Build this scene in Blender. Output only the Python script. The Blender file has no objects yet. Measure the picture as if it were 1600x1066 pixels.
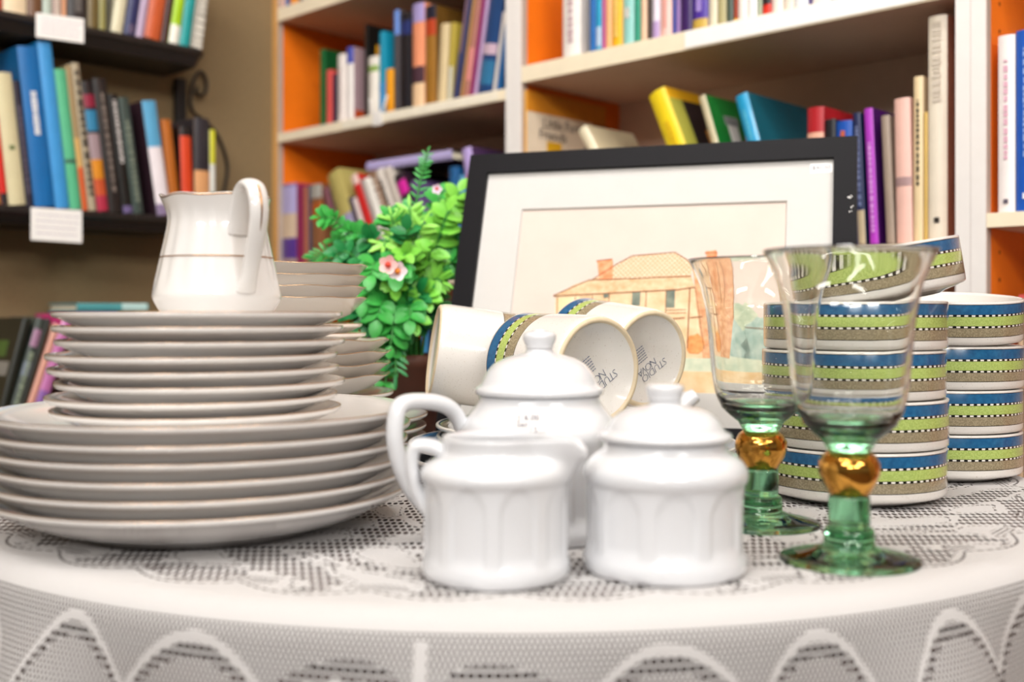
import bpy, bmesh, math, random
from mathutils import Vector, Matrix
random.seed(7)
PI = math.pi
sc = bpy.context.scene
COL = sc.collection

# ------------------------------------------------------------------ camera, world, light, exposure
F, HOR, HC, ZT = 1700.0, 490.0, 0.893, 0.75      # focal length in px, horizon row, lens height, table height
cd = bpy.data.cameras.new('camera'); cam = bpy.data.objects.new('camera', cd); COL.objects.link(cam)
cam.location = (0, 0, HC); cam.rotation_euler = (PI/2, 0, 0)
cd.sensor_width = 36; cd.lens = 36*F/1600; cd.shift_y = -(533-HOR)/1600
cd.clip_start = .02
cd.dof.use_dof = True; cd.dof.focus_distance = .88; cd.dof.aperture_fstop = 4.2
sc.camera = cam
sc.view_settings.view_transform = 'Standard'; sc.view_settings.look = 'None'
sc.view_settings.gamma = 1; sc.view_settings.use_curve_mapping = False
sc.view_settings.exposure = 0.0
sc.cycles.use_denoising = True
sc.cycles.max_bounces = 16; sc.cycles.transparent_max_bounces = 24; sc.cycles.transmission_bounces = 14
wd = bpy.data.worlds.new('world'); sc.world = wd; wd.use_nodes = True
bg = wd.node_tree.nodes['Background']; bg.inputs[0].default_value = (1, .95, .9, 1); bg.inputs[1].default_value = .17
ZCEIL = 2.75
# ceiling fixtures: x, y, turn, tilt, watts (all unseen; the tilted ones are added to brighten the shelves)
LIGHTS = [(-1.3, -1.45, PI/2, .62, 0, 21), (1.5, -1.45, PI/2, .62, 0, 20), (-.9, -3.6, PI/2, 1.0, 0, 40), (1.0, -3.6, PI/2, 1.0, 0, 40), (-.5, .2, PI/2, 1.0, .2, 14), (.4, .3, PI/2, 1.0, -.76, 14), (-.5, -.7, .3, 0, 0, 4)]
def lamp_matrix(x, y, turn, tilt, yaw, drop=0):
    return Matrix.Translation((x, y, ZCEIL-(.16 if tilt else .046))) @ Matrix.Rotation(yaw, 4, 'Z') @ Matrix.Rotation(tilt, 4, 'X') @ Matrix.Rotation(turn, 4, 'Z') @ Matrix.Translation((0, 0, -drop))
for lx, ly, rz, tilt, yaw, watts in LIGHTS:
    ld = bpy.data.lights.new('tube_and_fill_light', 'AREA'); ld.shape = 'RECTANGLE'; ld.size = .15; ld.size_y = 1.2
    ld.energy = watts; ld.color = (1, .975, .945)
    lo = bpy.data.objects.new('tube_and_fill_light', ld); COL.objects.link(lo)
    lo.matrix_world = lamp_matrix(lx, ly, rz, tilt, yaw, .03)

# ------------------------------------------------------------------ helpers
def lin(h):
    if isinstance(h, (tuple, list)): return tuple(h)[:3]
    h = h.lstrip('#'); r = []
    for i in (0, 2, 4):
        c = int(h[i:i+2], 16)/255
        r.append(c/12.92 if c <= .04045 else ((c+.055)/1.055)**2.4)
    return tuple(r)

class X:                                            # small algebra on shader sockets
    nt = None
    def __init__(s, v): s.v = v
    @staticmethod
    def op(o, *a):
        n = X.nt.nodes.new('ShaderNodeMath'); n.operation = o
        for i, q in enumerate(a):
            q = q.v if isinstance(q, X) else q
            if isinstance(q, (int, float)): n.inputs[i].default_value = q
            else: X.nt.links.new(q, n.inputs[i])
        return X(n.outputs[0])
    def __add__(s, b): return X.op('ADD', s, b)
    __radd__ = __add__
    def __sub__(s, b): return X.op('SUBTRACT', s, b)
    def __rsub__(s, b): return X.op('SUBTRACT', b, s)
    def __mul__(s, b): return X.op('MULTIPLY', s, b)
    __rmul__ = __mul__
    def __truediv__(s, b): return X.op('DIVIDE', s, b)
    def __gt__(s, b): return X.op('GREATER_THAN', s, b)
    def __lt__(s, b): return X.op('LESS_THAN', s, b)
    def __pow__(s, b): return X.op('POWER', s, b)
def xsin(a): return X.op('SINE', a)
def xabs(a): return X.op('ABSOLUTE', a)
def xfr(a): return X.op('FRACT', a)
def xsq(a): return X.op('SQRT', a)
def xmn(a, b): return X.op('MINIMUM', a, b)
def xmx(a, b): return X.op('MAXIMUM', a, b)
def xat(a, b): return X.op('ARCTAN2', a, b)
def band(v, a, b): return (v > a)*(v < b)

def new_mat(name):
    m = bpy.data.materials.new(name); m.use_nodes = True
    X.nt = m.node_tree
    return m, m.node_tree, m.node_tree.nodes['Principled BSDF']
def coords(kind='Object'):
    nt = X.nt; t = nt.nodes.new('ShaderNodeTexCoord'); s = nt.nodes.new('ShaderNodeSeparateXYZ')
    nt.links.new(t.outputs[kind], s.inputs[0])
    return X(s.outputs[0]), X(s.outputs[1]), X(s.outputs[2]), t.outputs[kind]
def mixc(fac, a, b):
    nt = X.nt; n = nt.nodes.new('ShaderNodeMix'); n.data_type = 'RGBA'
    f = fac.v if isinstance(fac, X) else fac
    if isinstance(f, (int, float)): n.inputs[0].default_value = f
    else: nt.links.new(f, n.inputs[0])
    for q, i in ((a, 6), (b, 7)):
        if isinstance(q, (str, tuple)): n.inputs[i].default_value = (*lin(q), 1)
        else: nt.links.new(q, n.inputs[i])
    return n.outputs[2]
def noise(scale, detail=3, vec=None, rough=.5):
    nt = X.nt; n = nt.nodes.new('ShaderNodeTexNoise'); n.inputs['Scale'].default_value = scale
    n.inputs['Detail'].default_value = detail; n.inputs['Roughness'].default_value = rough
    if vec is None: vec = coords()[3]
    nt.links.new(vec, n.inputs['Vector'])
    return X(n.outputs[0])
MC = {}
def mat(name, col, rough=.5, metal=0, coat=0, vary=.06, scale=40, bump=0, spec=.5):
    key = (name, str(col))
    if key in MC: return MC[key]
    m, nt, p = new_mat(name)
    c = lin(col)
    if vary:
        nz = noise(scale)
        d = tuple(max(0, x*(1-2*vary)) for x in c); l = tuple(min(1, x*(1+2*vary)) for x in c)
        nt.links.new(mixc(nz, d, l), p.inputs['Base Color'])
        if bump:
            b = nt.nodes.new('ShaderNodeBump'); b.inputs['Strength'].default_value = bump; b.inputs['Distance'].default_value = .002
            nt.links.new(nz.v, b.inputs['Height']); nt.links.new(b.outputs[0], p.inputs['Normal'])
    else: p.inputs['Base Color'].default_value = (*c, 1)
    p.inputs['Roughness'].default_value = rough; p.inputs['Metallic'].default_value = metal
    p.inputs['Coat Weight'].default_value = coat; p.inputs['Specular IOR Level'].default_value = spec
    p.inputs['Coat Roughness'].default_value = .05
    MC[key] = m; return m

def link(name, me, mats, parent=None, smooth=False):
    o = bpy.data.objects.new(name, me); COL.objects.link(o)
    for m in (mats if isinstance(mats, (list, tuple)) else [mats]): me.materials.append(m)
    if smooth:
        for p in me.polygons: p.use_smooth = True
    if parent: o.parent = parent
    return o
def obj(name, bm, mats, parent=None, smooth=False):
    me = bpy.data.meshes.new(name); bm.normal_update(); bm.to_mesh(me); bm.free()
    return link(name, me, mats, parent, smooth)
def empty(name, loc=(0, 0, 0)):
    o = bpy.data.objects.new(name, None); o.empty_display_size = .02; COL.objects.link(o); o.location = loc; return o
def tag(o, label, cat=None, group=None, kind=None):
    if label: o['label'] = label
    if cat: o['category'] = cat
    if group: o['group'] = group
    if kind: o['kind'] = kind
    return o
def dup(o, parent=None):
    c = o.copy(); COL.objects.link(c)
    if parent: c.parent = parent
    for ch in list(o.children): dup(ch, c)
    return c
def box(bm, a, b, mi=0, M=None, bev=0):
    vs = [bm.verts.new((x, y, z)) for x in (a[0], b[0]) for y in (a[1], b[1]) for z in (a[2], b[2])]
    fs = [bm.faces.new([vs[i] for i in q]) for q in ((0, 1, 3, 2), (4, 6, 7, 5), (0, 4, 5, 1), (2, 3, 7, 6), (0, 2, 6, 4), (1, 5, 7, 3))]
    for f in fs: f.material_index = mi
    if bev:
        es = list({e for f in fs for e in f.edges})
        r = bmesh.ops.bevel(bm, geom=es, offset=bev, segments=2, affect='EDGES', profile=.6)
        vs = list({v for f in r['faces'] for v in f.verts} | {v for v in vs if v.is_valid})
        for f in r['faces']: f.material_index = mi
    if M is not None:
        for v in vs: v.co = M @ v.co
    return vs
def boxo(name, a, b, m, parent=None, bev=0, M=None):
    bm = bmesh.new(); box(bm, a, b, 0, None, bev)
    o = obj(name, bm, m, parent)
    if M is not None: o.matrix_local = M
    return o
def cat(pts, n=8):                                  # Catmull-Rom through points (a repeated point makes a corner)
    pts = [Vector(p) for p in pts]; out = []
    P = [pts[0]*2-pts[1]]+pts+[pts[-1]*2-pts[-2]]
    for i in range(1, len(P)-2):
        a, b, c, d = P[i-1:i+3]
        if (b-c).length < 1e-9: continue
        if (a-b).length < 1e-9: a = b*2-c
        if (c-d).length < 1e-9: d = c*2-b
        for k in range(n):
            t = k/n
            out.append(.5*((2*b)+(c-a)*t+(2*a-5*b+4*c-d)*t*t+(3*b-a-3*c+d)*t**3))
    out.append(pts[-1]); return out
def lathe(prof, n=96, mod=None, smoothn=0, segmat=None):
    """prof: (r, z) or (r, z, mat) points from one axis end to the other; mod(r, z, th) -> (r, z)"""
    if smoothn:
        pr = [(max(0, v[0]), v[1]) for v in cat([(p[0], p[1], 0) for p in prof], smoothn)]
    else: pr = [(p[0], p[1]) for p in prof]
    bm = bmesh.new(); rows = []
    for r, z in pr:
        if r < 1e-6: rows.append([bm.verts.new((0, 0, z))]); continue
        row = []
        for k in range(n):
            th = 2*PI*k/n
            rr, zz = mod(r, z, th) if mod else (r, z)
            row.append(bm.verts.new((rr*math.cos(th), rr*math.sin(th), zz)))
        rows.append(row)
    for i in range(len(rows)-1):
        a, b = rows[i], rows[i+1]
        mi = segmat(*pr[i], *pr[i+1], i) if segmat else 0
        for k in range(n):
            k2 = (k+1) % n
            if len(a) == 1 and len(b) == 1: continue
            if len(a) == 1: f = bm.faces.new((a[0], b[k2], b[k]))
            elif len(b) == 1: f = bm.faces.new((a[k], a[k2], b[0]))
            else: f = bm.faces.new((a[k], a[k2], b[k2], b[k]))
            f.material_index = mi; f.smooth = True
    bmesh.ops.recalc_face_normals(bm, faces=bm.faces)
    return bm
def sweep(pts, ra, rb, nrm, n=14, bm=None, cap=True):
    """tube along pts; ra(t) half-size in the path's plane, rb(t) along nrm"""
    bm = bm or bmesh.new(); rows = []; N = len(pts); nrm = Vector(nrm).normalized()
    for i, p in enumerate(pts):
        t = (pts[min(i+1, N-1)]-pts[max(i-1, 0)]).normalized(); s = t.cross(nrm)
        if s.length < 1e-5: s = t.orthogonal()
        s.normalize(); b = t.cross(s).normalized(); u = i/(N-1)
        A = ra(u) if callable(ra) else ra; B = rb(u) if callable(rb) else rb
        rows.append([bm.verts.new(p+s*A*math.cos(2*PI*k/n)+b*B*math.sin(2*PI*k/n)) for k in range(n)])
    for i in range(N-1):
        for k in range(n):
            f = bm.faces.new((rows[i][k], rows[i][(k+1) % n], rows[i+1][(k+1) % n], rows[i+1][k])); f.smooth = True
    if cap: bm.faces.new(rows[0][::-1]); bm.faces.new(rows[-1])
    bmesh.ops.recalc_face_normals(bm, faces=bm.faces)
    return bm
def sm(x, a, b):
    t = min(1, max(0, (x-a)/(b-a))); return t*t*(3-2*t)
def at(px, d, py=None):                             # a pixel at a depth -> a point of the room
    p = Vector(((px-800)/F*d, d, 0)); p.z = HC-(py-HOR)*d/F if py is not None else ZT
    return p
def text(name, s, size, m, parent, M, align='CENTER', ext=.0001, spacing=1, off=0):
    c = bpy.data.curves.new(name, 'FONT'); c.body = s; c.size = size; c.align_x = align; c.align_y = 'CENTER'
    c.extrude = ext; c.space_character = spacing; c.resolution_u = 2; c.materials.append(m)
    c.offset = off
    tmp = bpy.data.objects.new(name, c); COL.objects.link(tmp); bpy.context.view_layer.update()
    me = bpy.data.meshes.new_from_object(tmp.evaluated_get(bpy.context.evaluated_depsgraph_get()))
    bpy.data.objects.remove(tmp); bpy.data.curves.remove(c)
    if not me.materials: me.materials.append(m)
    o = bpy.data.objects.new(name, me); COL.objects.link(o); o.parent = parent; o.matrix_local = M; return o
def frame(o, x, y, z): return Matrix(((x[0], y[0], z[0], o[0]), (x[1], y[1], z[1], o[1]), (x[2], y[2], z[2], o[2]), (0, 0, 0, 1)))

# ------------------------------------------------------------------ the room
D = Vector((.724, -.69, 0)).normalized(); NIN = Vector((.69, .724, 0)).normalized()      # along the bookcases, and into them
WX = Vector((.69, .724, 0)).normalized(); WIN = Vector((-.724, .69, 0)).normalized()     # along the left wall, and into it
P0 = Vector((.015, 1.73, 0))                        # front of the bookcases
LW = Vector((-.479, 2.2, 0))+WIN*.012               # a point of the left wall
CD = .26                                            # bookcase depth
wallm = mat('olive_wall_paint', '#867150', .85, vary=.05, scale=120, bump=.1)
def quadbox(name, M, a, b, m): o = boxo(name, a, b, m); o.matrix_world = M; return tag(o, None, kind='structure')
quadbox('wall_left', frame(LW, WX, WIN, (0, 0, 1)), (-4.5, 0, 0), (.9, .1, ZCEIL), wallm)
quadbox('wall_back', frame(P0+NIN*(CD+.02), D, NIN, (0, 0, 1)), (-.75, 0, 0), (4.5, .1, ZCEIL), wallm)
boxo('floor', (-5, -5, -.05), (6, 5, 0), mat('brown_carpet', '#5a4638', .95, vary=.2, scale=300, bump=.3))['kind'] = 'structure'
boxo('ceiling', (-5, -5, ZCEIL), (6, 5, ZCEIL+.05), mat('ceiling_paint', '#e9e4da', .9))['kind'] = 'structure'
lampm, nt_, p_ = new_mat('lamp_diffuser'); p_.inputs['Base Color'].default_value = (.9, .9, .88, 1)
p_.inputs['Emission Color'].default_value = (1, .975, .945, 1); p_.inputs['Emission Strength'].default_value = 9
whm = mat('white_enamel', '#f0f0ee', .35)
for i, (lx, ly, rz, tilt, yaw, watts) in enumerate(LIGHTS):
    l = empty('tube_and_fill_fixture'); l.matrix_world = lamp_matrix(lx, ly, rz, tilt, yaw)
    boxo('housing', (-.09, -.64, 0), (.09, .64, .045), whm, l, .006)
    boxo('diffuser', (-.07, -.6, -.016), (.07, .6, -.001), lampm, l)
    if tilt:  # tilted fixtures are added fill lamps aimed at the shelves
        for yy in (-.5, .5): boxo('hanger', (-.012, yy-.012, .045), (.012, yy+.012, .17), whm, l)
    tag(l, 'long white ceiling light out of view, added as fill where tilted', 'ceiling light', 'fluorescent and added fill lights on the ceiling')

# ------------------------------------------------------------------ bookcases
orange = mat('orange_laminate', '#f57a12', .45, vary=.03)
cream = mat('pale_wood_edge', '#f4e6ca', .5, vary=.05, scale=25)
tan = mat('tan_edge', '#d9a45e', .5, vary=.05)
whitep = mat('white_laminate', '#ebe6e2', .4, vary=.02)
backm = mat('beige_back_board', '#d2b6a2', .6, vary=.03)
greyp = mat('grey_laminate', '#b8a99e', .5, vary=.03)
def bookcase(t0, t1, shelves, label, edge_l, tag_extra=None, hole=False):
    b = empty('bookcase', P0+D*t0); b.rotation_euler.z = math.atan2(D.y, D.x)
    w = t1-t0; H = 1.98; th = .017
    def panel(x0, x1, front, inner):
        bm = bmesh.new(); box(bm, (x0, .0012, .06), (x1, CD, H), 0)
        for f in bm.faces:
            if f.normal.x > .5 or f.normal.x < -.5: f.material_index = 0
        o = obj('side_panel', bm, inner, b); 
        bm = bmesh.new(); box(bm, (x0, 0, .06), (x1, .0012, H)); obj('edge_band', bm, front, o); return o
    lp = panel(0, th, edge_l, orange)
    rp = panel(w-th, w, whitep, orange)
    boxo('back_board', (th, CD-.008, .06), (w-th, CD-.002, H), backm, b)
    boxo('plinth', (0, .01, 0), (w, CD, .06), whitep, b)
    boxo('top_board', (0, 0, H), (w, CD, H+.02), whitep, b)
    for z, t in shelves:
        s = boxo('shelf', (th+.0005, .003, z-t), (w-th-.0005, CD-.009, z), backm, b)
        boxo('shelf_edge', (th+.0005, 0, z-t), (w-th-.0005, .003, z), cream, s)
    bm = bmesh.new(); box(bm, (th, .0015, .06), (th+.0006, .013, H)); obj('inner_edge_strip', bm, greyp, lp)
    if hole:
        hb = bmesh.new()
        for k in range(40):
            M = Matrix.Translation((th+.0009, .04, .9+.032*k)) @ Matrix.Rotation(PI/2, 4, 'Y')
            bmesh.ops.create_circle(hb, cap_ends=True, segments=10, radius=.0025, matrix=M)
        obj('shelf_pin_holes', hb, mat('dark_hole', '#7a3a10', .8), lp)
    return tag(b, label, 'bookcase', 'orange sided bookcases along the back wall')
ZB, ZBU, ZBL = 1.256, 1.508, .965                  # left case: middle, upper and lower shelf tops
ZA, ZAL = 1.286, .976                              # middle case
ZR = 1.0065                                        # right case
bc1 = bookcase(-.692, -.018, [(ZBU, .026), (ZB, .018), (ZBL, .02), (.69, .02), (.4, .02)], 'orange sided bookcase beside the olive wall', tan)
bc2 = bookcase(-.0175, .7035, [(1.6, .02), (ZA, .026), (ZAL, .018), (.67, .02), (.36, .02)], 'middle bookcase with white post behind the framed picture', whitep)
bc3 = bookcase(.704, 1.44, [(ZR, .016), (1.36, .018), (.66, .02), (.35, .02)], 'bookcase right of the second white post', whitep, hole=True)
# label strips and a clip on shelf edges
lab = mat('label_paper', '#f8f6f2', .6, vary=.02)
boxo('shelf_label_strip', (.33, -.0012, ZA-.024), (.70, -.0002, ZA-.001), lab, bc2)
boxo('shelf_label_strip', (.23, -.001, ZB-.016), (.64, -.0002, ZB-.001), mat('label_cream', '#f3ead6', .6), bc1)

def s_of(px, off, P, A, N):                         # distance along a shelf line seen at pixel column px
    Q = P+N*off; k = (px-800)/F
    return (k*Q.y-Q.x)/(A.x-k*A.y)
class Row:
    def __init__(s, P, A, N, z, where, group, depth=.15, inset=.012, tmin=-9):
        s.tmin = tmin
        s.P, s.A, s.N, s.z, s.where, s.group, s.depth, s.inset = P, A, N, z, where, group, depth, inset
    def pt(s, px, py=None):
        t = s_of(px, s.inset, s.P, s.A, s.N); q = s.P+s.N*s.inset+s.A*t
        if py is not None: q.z = HC-(py-HOR)*q.y/F
        return t, q
paperm = mat('page_paper', '#e6dcc4', .8, vary=.06, scale=300)
def cov(c, gloss=.35): return mat('book_cover', c, gloss, vary=.07, scale=30, coat=.15)
def bandmesh(w, r, z0, z1, off=.0004):              # strip hugging a spine
    bm = bmesh.new(); n = 6; ps = []
    for k in range(n+1):
        x = -w/2+w*k/n; y = -r*(1-(2*k/n-1)**2)-off
        ps.append((bm.verts.new((x+w/2, y, z0)), bm.verts.new((x+w/2, y, z1))))
    for k in range(n): bm.faces.new((ps[k][0], ps[k+1][0], ps[k+1][1], ps[k][1]))
    return bm
def book_mesh(w, h, dep, spine, cover):
    b = .0022 if w > .012 else w*.16; r = min(.004, w*.16)
    bm = bmesh.new(); n = 6
    # outline of the cover (U shape) as seen from above
    out = [(w*k/n, -r*(1-(2*k/n-1)**2)) for k in range(n+1)]
    inn = [(b+(w-2*b)*k/n, b-r*.6*(1-(2*k/n-1)**2)) for k in range(n+1)]
    O = [(0, dep)]+out+[(w, dep)]; I = [(b, dep)]+inn+[(w-b, dep)]
    lo = [(bm.verts.new((x, y, 0)), bm.verts.new((u, v, 0))) for (x, y), (u, v) in zip(O, I)]
    hi = [(bm.verts.new((x, y, h)), bm.verts.new((u, v, h))) for (x, y), (u, v) in zip(O, I)]
    for k in range(len(O)-1):
        mi = 1 if k in (0, len(O)-2) else 0
        for q in ((lo[k][0], lo[k+1][0], hi[k+1][0], hi[k][0]), (lo[k+1][1], lo[k][1], hi[k][1], hi[k+1][1]),
                  (hi[k][0], hi[k+1][0], hi[k+1][1], hi[k][1]), (lo[k][1], lo[k+1][1], lo[k+1][0], lo[k][0])):
            bm.faces.new(q).material_index = mi
    for k in (0, len(O)-1): bm.faces.new((lo[k][0], hi[k][0], hi[k][1], lo[k][1])).material_index = 1
    bmesh.ops.recalc_face_normals(bm, faces=bm.faces)
    o = obj('book', bm, [cov(spine), cov(cover)])
    boxo('page_block', (b+.0002, b+.0005, .003), (w-b-.0002, dep-.003, h-.003), paperm, o)
    return o, r
def marks(bm, w, r, z0, z1, y=None, seed=0, fw=.45, gap=.25):  # rows of lettering-like strokes running up a spine
    rnd = random.Random(seed); z = z0; c = w/2
    while z < z1:
        l = (z1-z0)*rnd.uniform(.03, .07); hw = w*fw/2*rnd.uniform(.75, 1)
        box(bm, (c-hw, -r-.0008, z), (c+hw, -r-.0003, min(z+l, z1))); z += l*(1+gap+rnd.random()*.3)
def book(row, xbl, xbr, xtl, ytop, spine, desc, cover=None, bands=(), title=None, dot=None, depth=None, inset=None, tl=None, face=None):
    """pixel columns of the foot and head of a spine on its shelf line"""
    if inset is not None:
        row2 = Row(row.P, row.A, row.N, row.z, row.where, row.group, row.depth, inset); row2.__dict__.update({k: v for k, v in row.__dict__.items() if k != 'inset'})
    else: row2 = row
    dep = depth or row.depth
    t0, pb = row2.pt(xbl); t1, _ = row2.pt(xbr); w = max(.004, t1-t0-.0006)
    tt, ptop = row2.pt(xtl, ytop)
    if t0 < row.tmin: tt += row.tmin-t0; t0 = row.tmin; w = max(.004, t1-t0-.0006)
    dx = tt-t0; dz = ptop.z-row.z
    if inset is None:
        pv = getattr(row, 'last', None)
        if pv and t0 > pv[3]-.004:
            tr0, ta, zt, _ = pv
            if t0 < tr0+.0008: dx -= 0; t0 = tr0+.0008; pb = row2.P+row2.N*row2.inset+row2.A*t0; w = max(.004, t1-t0-.0006); 
            zm = min(zt, dz); need = tr0+.0008+ta*zm
            if t0+dx/dz*zm < need: dx = (need-t0)/zm*dz
    a = math.atan2(dx, dz)
    if abs(a) < .004: a = 0
    w = w*math.cos(a); h = math.hypot(dx, dz)
    if inset is None:
        row.last = (t0+w/math.cos(a), math.tan(a), h*math.cos(a)+w*abs(math.sin(a)), t0)
    o, r = book_mesh(w, h, dep, spine, cover or spine)
    piv = row2.P+row2.N*row2.inset+row2.A*t0; piv.z = row.z+.0003
    if a > 0: piv = piv+row.A*(w*math.sin(a)*math.tan(a))+Vector((0, 0, w*math.sin(a)))
    R = frame((0, 0, 0), row.A, row.N, (0, 0, 1)) @ Matrix.Rotation(a, 4, 'Y')
    o.matrix_world = Matrix.Translation(piv) @ R
    for i, (f0, f1, c) in enumerate(bands):
        obj('spine_band', bandmesh(w, r, h*f0, h*f1), cov(c), o)
    if title:
        f0, f1, c = title[:3]
        bm = bmesh.new(); marks(bm, w, r, h*f0, h*f1, seed=int(xbl*7), fw=title[3] if len(title) > 3 else .42)
        obj('spine_title', bm, mat('print_ink', c, .5, vary=0), o)
    if dot:
        bm = bmesh.new(); box(bm, (w*.36, -r-.0008, h*dot[0]), (w*.64, -r-.0003, h*dot[0]+w*.28)); obj('publisher_mark', bm, mat('print_ink', dot[1], .5, vary=0), o)
    if face:
        for f in face:                              # patches on a board: (side, y0, y1, z0, z1, colour)
            side, y0, y1, z0, z1, c = f
            x = w+.0003 if side > 0 else -.0003
            bm = bmesh.new(); box(bm, (min(x, x-side*.0003), y0*dep, z0*h), (max(x, x-side*.0003), y1*dep, z1*h)); obj('cover_print', bm, cov(c), o)
    tag(o, f'{desc} {row.where}', 'book', row.group)
    return o

# ---- left wall: black shelves with books
blackm = mat('black_painted_wood', '#1d1815', .4, vary=.15, scale=30)
ironm = mat('black_iron', '#141211', .45, vary=.1)
SD = .125                                             # depth of the black shelves
PW = LW-WIN*(SD+.012)
SX = frame(PW, WX, WIN, (0, 0, 1))
s_end = s_of(328, 0, PW, WX, WIN)
_q0 = PW+WX*s_of(0, 0, PW, WX, WIN)
ZS1, ZS2 = HC-(14-HOR)*_q0.y/F, HC-(319-HOR)*_q0.y/F
ZS3 = .70
def black_shelf(z, th, label, s1):
    s = empty('wall_shelf', (0, 0, 0)); s.matrix_world = SX @ Matrix.Translation((0, 0, z))
    # moulded board with a rounded end
    bm = bmesh.new(); prof = [(.003, 0), (0, -.003), (.0, -.010), (.006, -.014), (.010, -.022), (.014, -th)]
    def ring(off, zz):
        L = [(-1.6, SD+.0112), (-1.6, off)]
        for k in range(9):
            a = -PI/2+PI/2*k/8; R = .03
            L.append((s1-R+(R-off)*math.cos(a), R+(R-off)*math.sin(a)))
        L.append((s1-off, SD+.0112)); return [bm.verts.new((x, y, zz)) for x, y in L]
    rs = [ring(o_, z_) for o_, z_ in prof]
    for a, b in zip(rs, rs[1:]):
        for k in range(len(a)): bm.faces.new((a[k], a[(k+1) % len(a)], b[(k+1) % len(b)], b[k]))
    bm.faces.new(rs[0]); bm.faces.new(rs[-1][::-1]); bmesh.ops.recalc_face_normals(bm, faces=bm.faces)
    obj('shelf_board', bm, blackm, s)
    return tag(s, label, 'shelf', 'black wall shelves')
black_shelf(ZS1, .030, 'upper black moulded shelf ending in a scroll bracket on the olive wall', s_end)
black_shelf(ZS2, .028, 'middle black wall shelf holding the leaning books', s_end-.02)
black_shelf(ZS3, .03, 'lowest black wall shelf behind the plate stacks', s_end-.05)
br = empty('scroll_bracket'); br.matrix_world = SX
sb = s_of(284, .12, PW, WX, WIN)
boxo('upright_bar', (sb-.010, .1195, ZS2+.0005), (sb+.010, .134, ZS1-.0305), ironm, br, .002)
def spt(px, py, off=.127):
    t = s_of(px, off, PW, WX, WIN); q = PW+WIN*off+WX*t; return Vector((t, off, HC-(py-HOR)*q.y/F))
pts = cat([spt(*p) for p in [(294, 175), (297, 160), (302, 178), (297, 160), (301, 130), (312, 112), (321, 122), (322, 140), (314, 149), (307, 145), (308, 136)][3:]], 6)
obj('scroll', sweep(pts, .0028, .0045, (0, 1, 0), 8), ironm, br, True)
pts = cat([spt(*p) for p in [(297, 160), (302, 175), (318, 188), (335, 205), (347, 228), (355, 258), (352, 288), (346, 312), (338, 330)]], 6)
obj('hoop', sweep(pts, .0028, .0045, (0, 1, 0), 8), ironm, br, True)
tag(br, 'black iron scroll bracket under the upper wall shelf end', 'bracket')
def card(px0, px1, y0, y1, sk, z, th, label):
    t0 = s_of(px0, -.004, PW, WX, WIN); t1 = s_of(px1, -.004, PW, WX, WIN)
    q0 = PW+WX*t0; q1 = PW+WX*t1
    ztop0, zbot0 = HC-(y0-HOR)*q0.y/F, HC-(y1-HOR)*q0.y/F
    ztop1, zbot1 = HC-(y0+sk-HOR)*q1.y/F, HC-(y1+sk-HOR)*q1.y/F
    bm = bmesh.new(); fr = [bm.verts.new((x, y, zz)) for y in (-.0022, -.0012) for x, zz in ((t0, zbot0), (t1, zbot1), (t1, ztop1), (t0, ztop0))]
    for q in ((0, 1, 2, 3), (7, 6, 5, 4), (0, 4, 5, 1), (1, 5, 6, 2), (2, 6, 7, 3), (3, 7, 4, 0)): bm.faces.new([fr[i] for i in q])
    o = obj('shelf_label', bm, lab); o.matrix_world = SX
    bm = bmesh.new(); rnd = random.Random(px0)
    for k in range(4):
        f = .8-.19*k; L = t1-t0; x = t0+L*.1
        zz = zbot0+(ztop0-zbot0)*f
        while x < t1-L*.12:
            l = L*rnd.uniform(.04, .1); dz = (x-t0)/L*(zbot1-zbot0)
            box(bm, (x, -.0026, zz+dz-.0012), (x+l, -.0022, zz+dz+.0012)); x += l+L*.025
    obj('handwriting', bm, mat('faint_ink', '#d2ccd2', .6, vary=0), o)
    tag(o, label, 'label', 'white paper labels on the black shelves')
card(57, 132, 20, 58, 10, ZS1, .045, 'white paper label taped to the upper black shelf edge')
card(49, 129, 324, 375, 5, ZS2, .028, 'white paper label hanging from the middle black shelf edge')

R1 = Row(PW, WX, WIN, ZS1, 'on the upper black wall shelf', 'books on the upper black shelf', .105, .012)
def run(row, items, ytop=-120, lean=0):
    for it in items:
        x0, x1, c, d = it[:4]; kw = it[4] if len(it) > 4 else {}
        y = kw.pop('y', ytop); ln = kw.pop('lean', lean)
        yb = row_y(row, x0)
        book(row, x0, x1, x0+ln*(yb-y), y, c, d, **kw)
def row_y(row, px):
    _, q = row.pt(px); return HOR-(row.z-HC)*F/q.y
run(R1, [(-14, 4, '#b8503c', 'rust red book at the left picture edge', dict(y=-90)),
 (5, 42, '#e8d3b0', 'wide cream book', dict(y=-60)), (43, 66, '#6d4a30', 'plain brown book next to the wide cream one', dict(y=-80)),
 (67, 81, '#b9c7ba', 'pale mint book', dict(y=-70)), (82, 96, '#a98f84', 'greyish pink book with peach edge', dict(y=-70, title=(.1, .6, '#e7d6c6'))),
 (97, 104, '#d89a6f', 'thin peach book', dict(y=-70)), (105, 136, '#2e2a2a', 'thick charcoal book above the paper label', dict(y=-70, title=(.2, .7, '#6f6a66'))),
 (137, 154, '#6b5a2f', 'olive brown book', dict(y=-75)), (155, 166, '#8f8a4c', 'slim olive green book', dict(y=-75)), (167, 172, '#33301f', 'very thin dark book')])
run(R1, [(173, 191, '#ddd6b6', 'slightly leaning cream book', dict(y=-80)), (193, 211, '#252c5c', 'leaning navy blue book', dict(y=-80, title=(.02, .12, '#7a6a86'))),
 (212, 224, '#b9a4bf', 'leaning lilac book', dict(y=-80)), (225, 250, '#c65a2e', 'leaning burnt orange book', dict(y=-80)), (251, 262, '#3d1c17', 'thin dark maroon book', dict(y=-60))], lean=.15)
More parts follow.
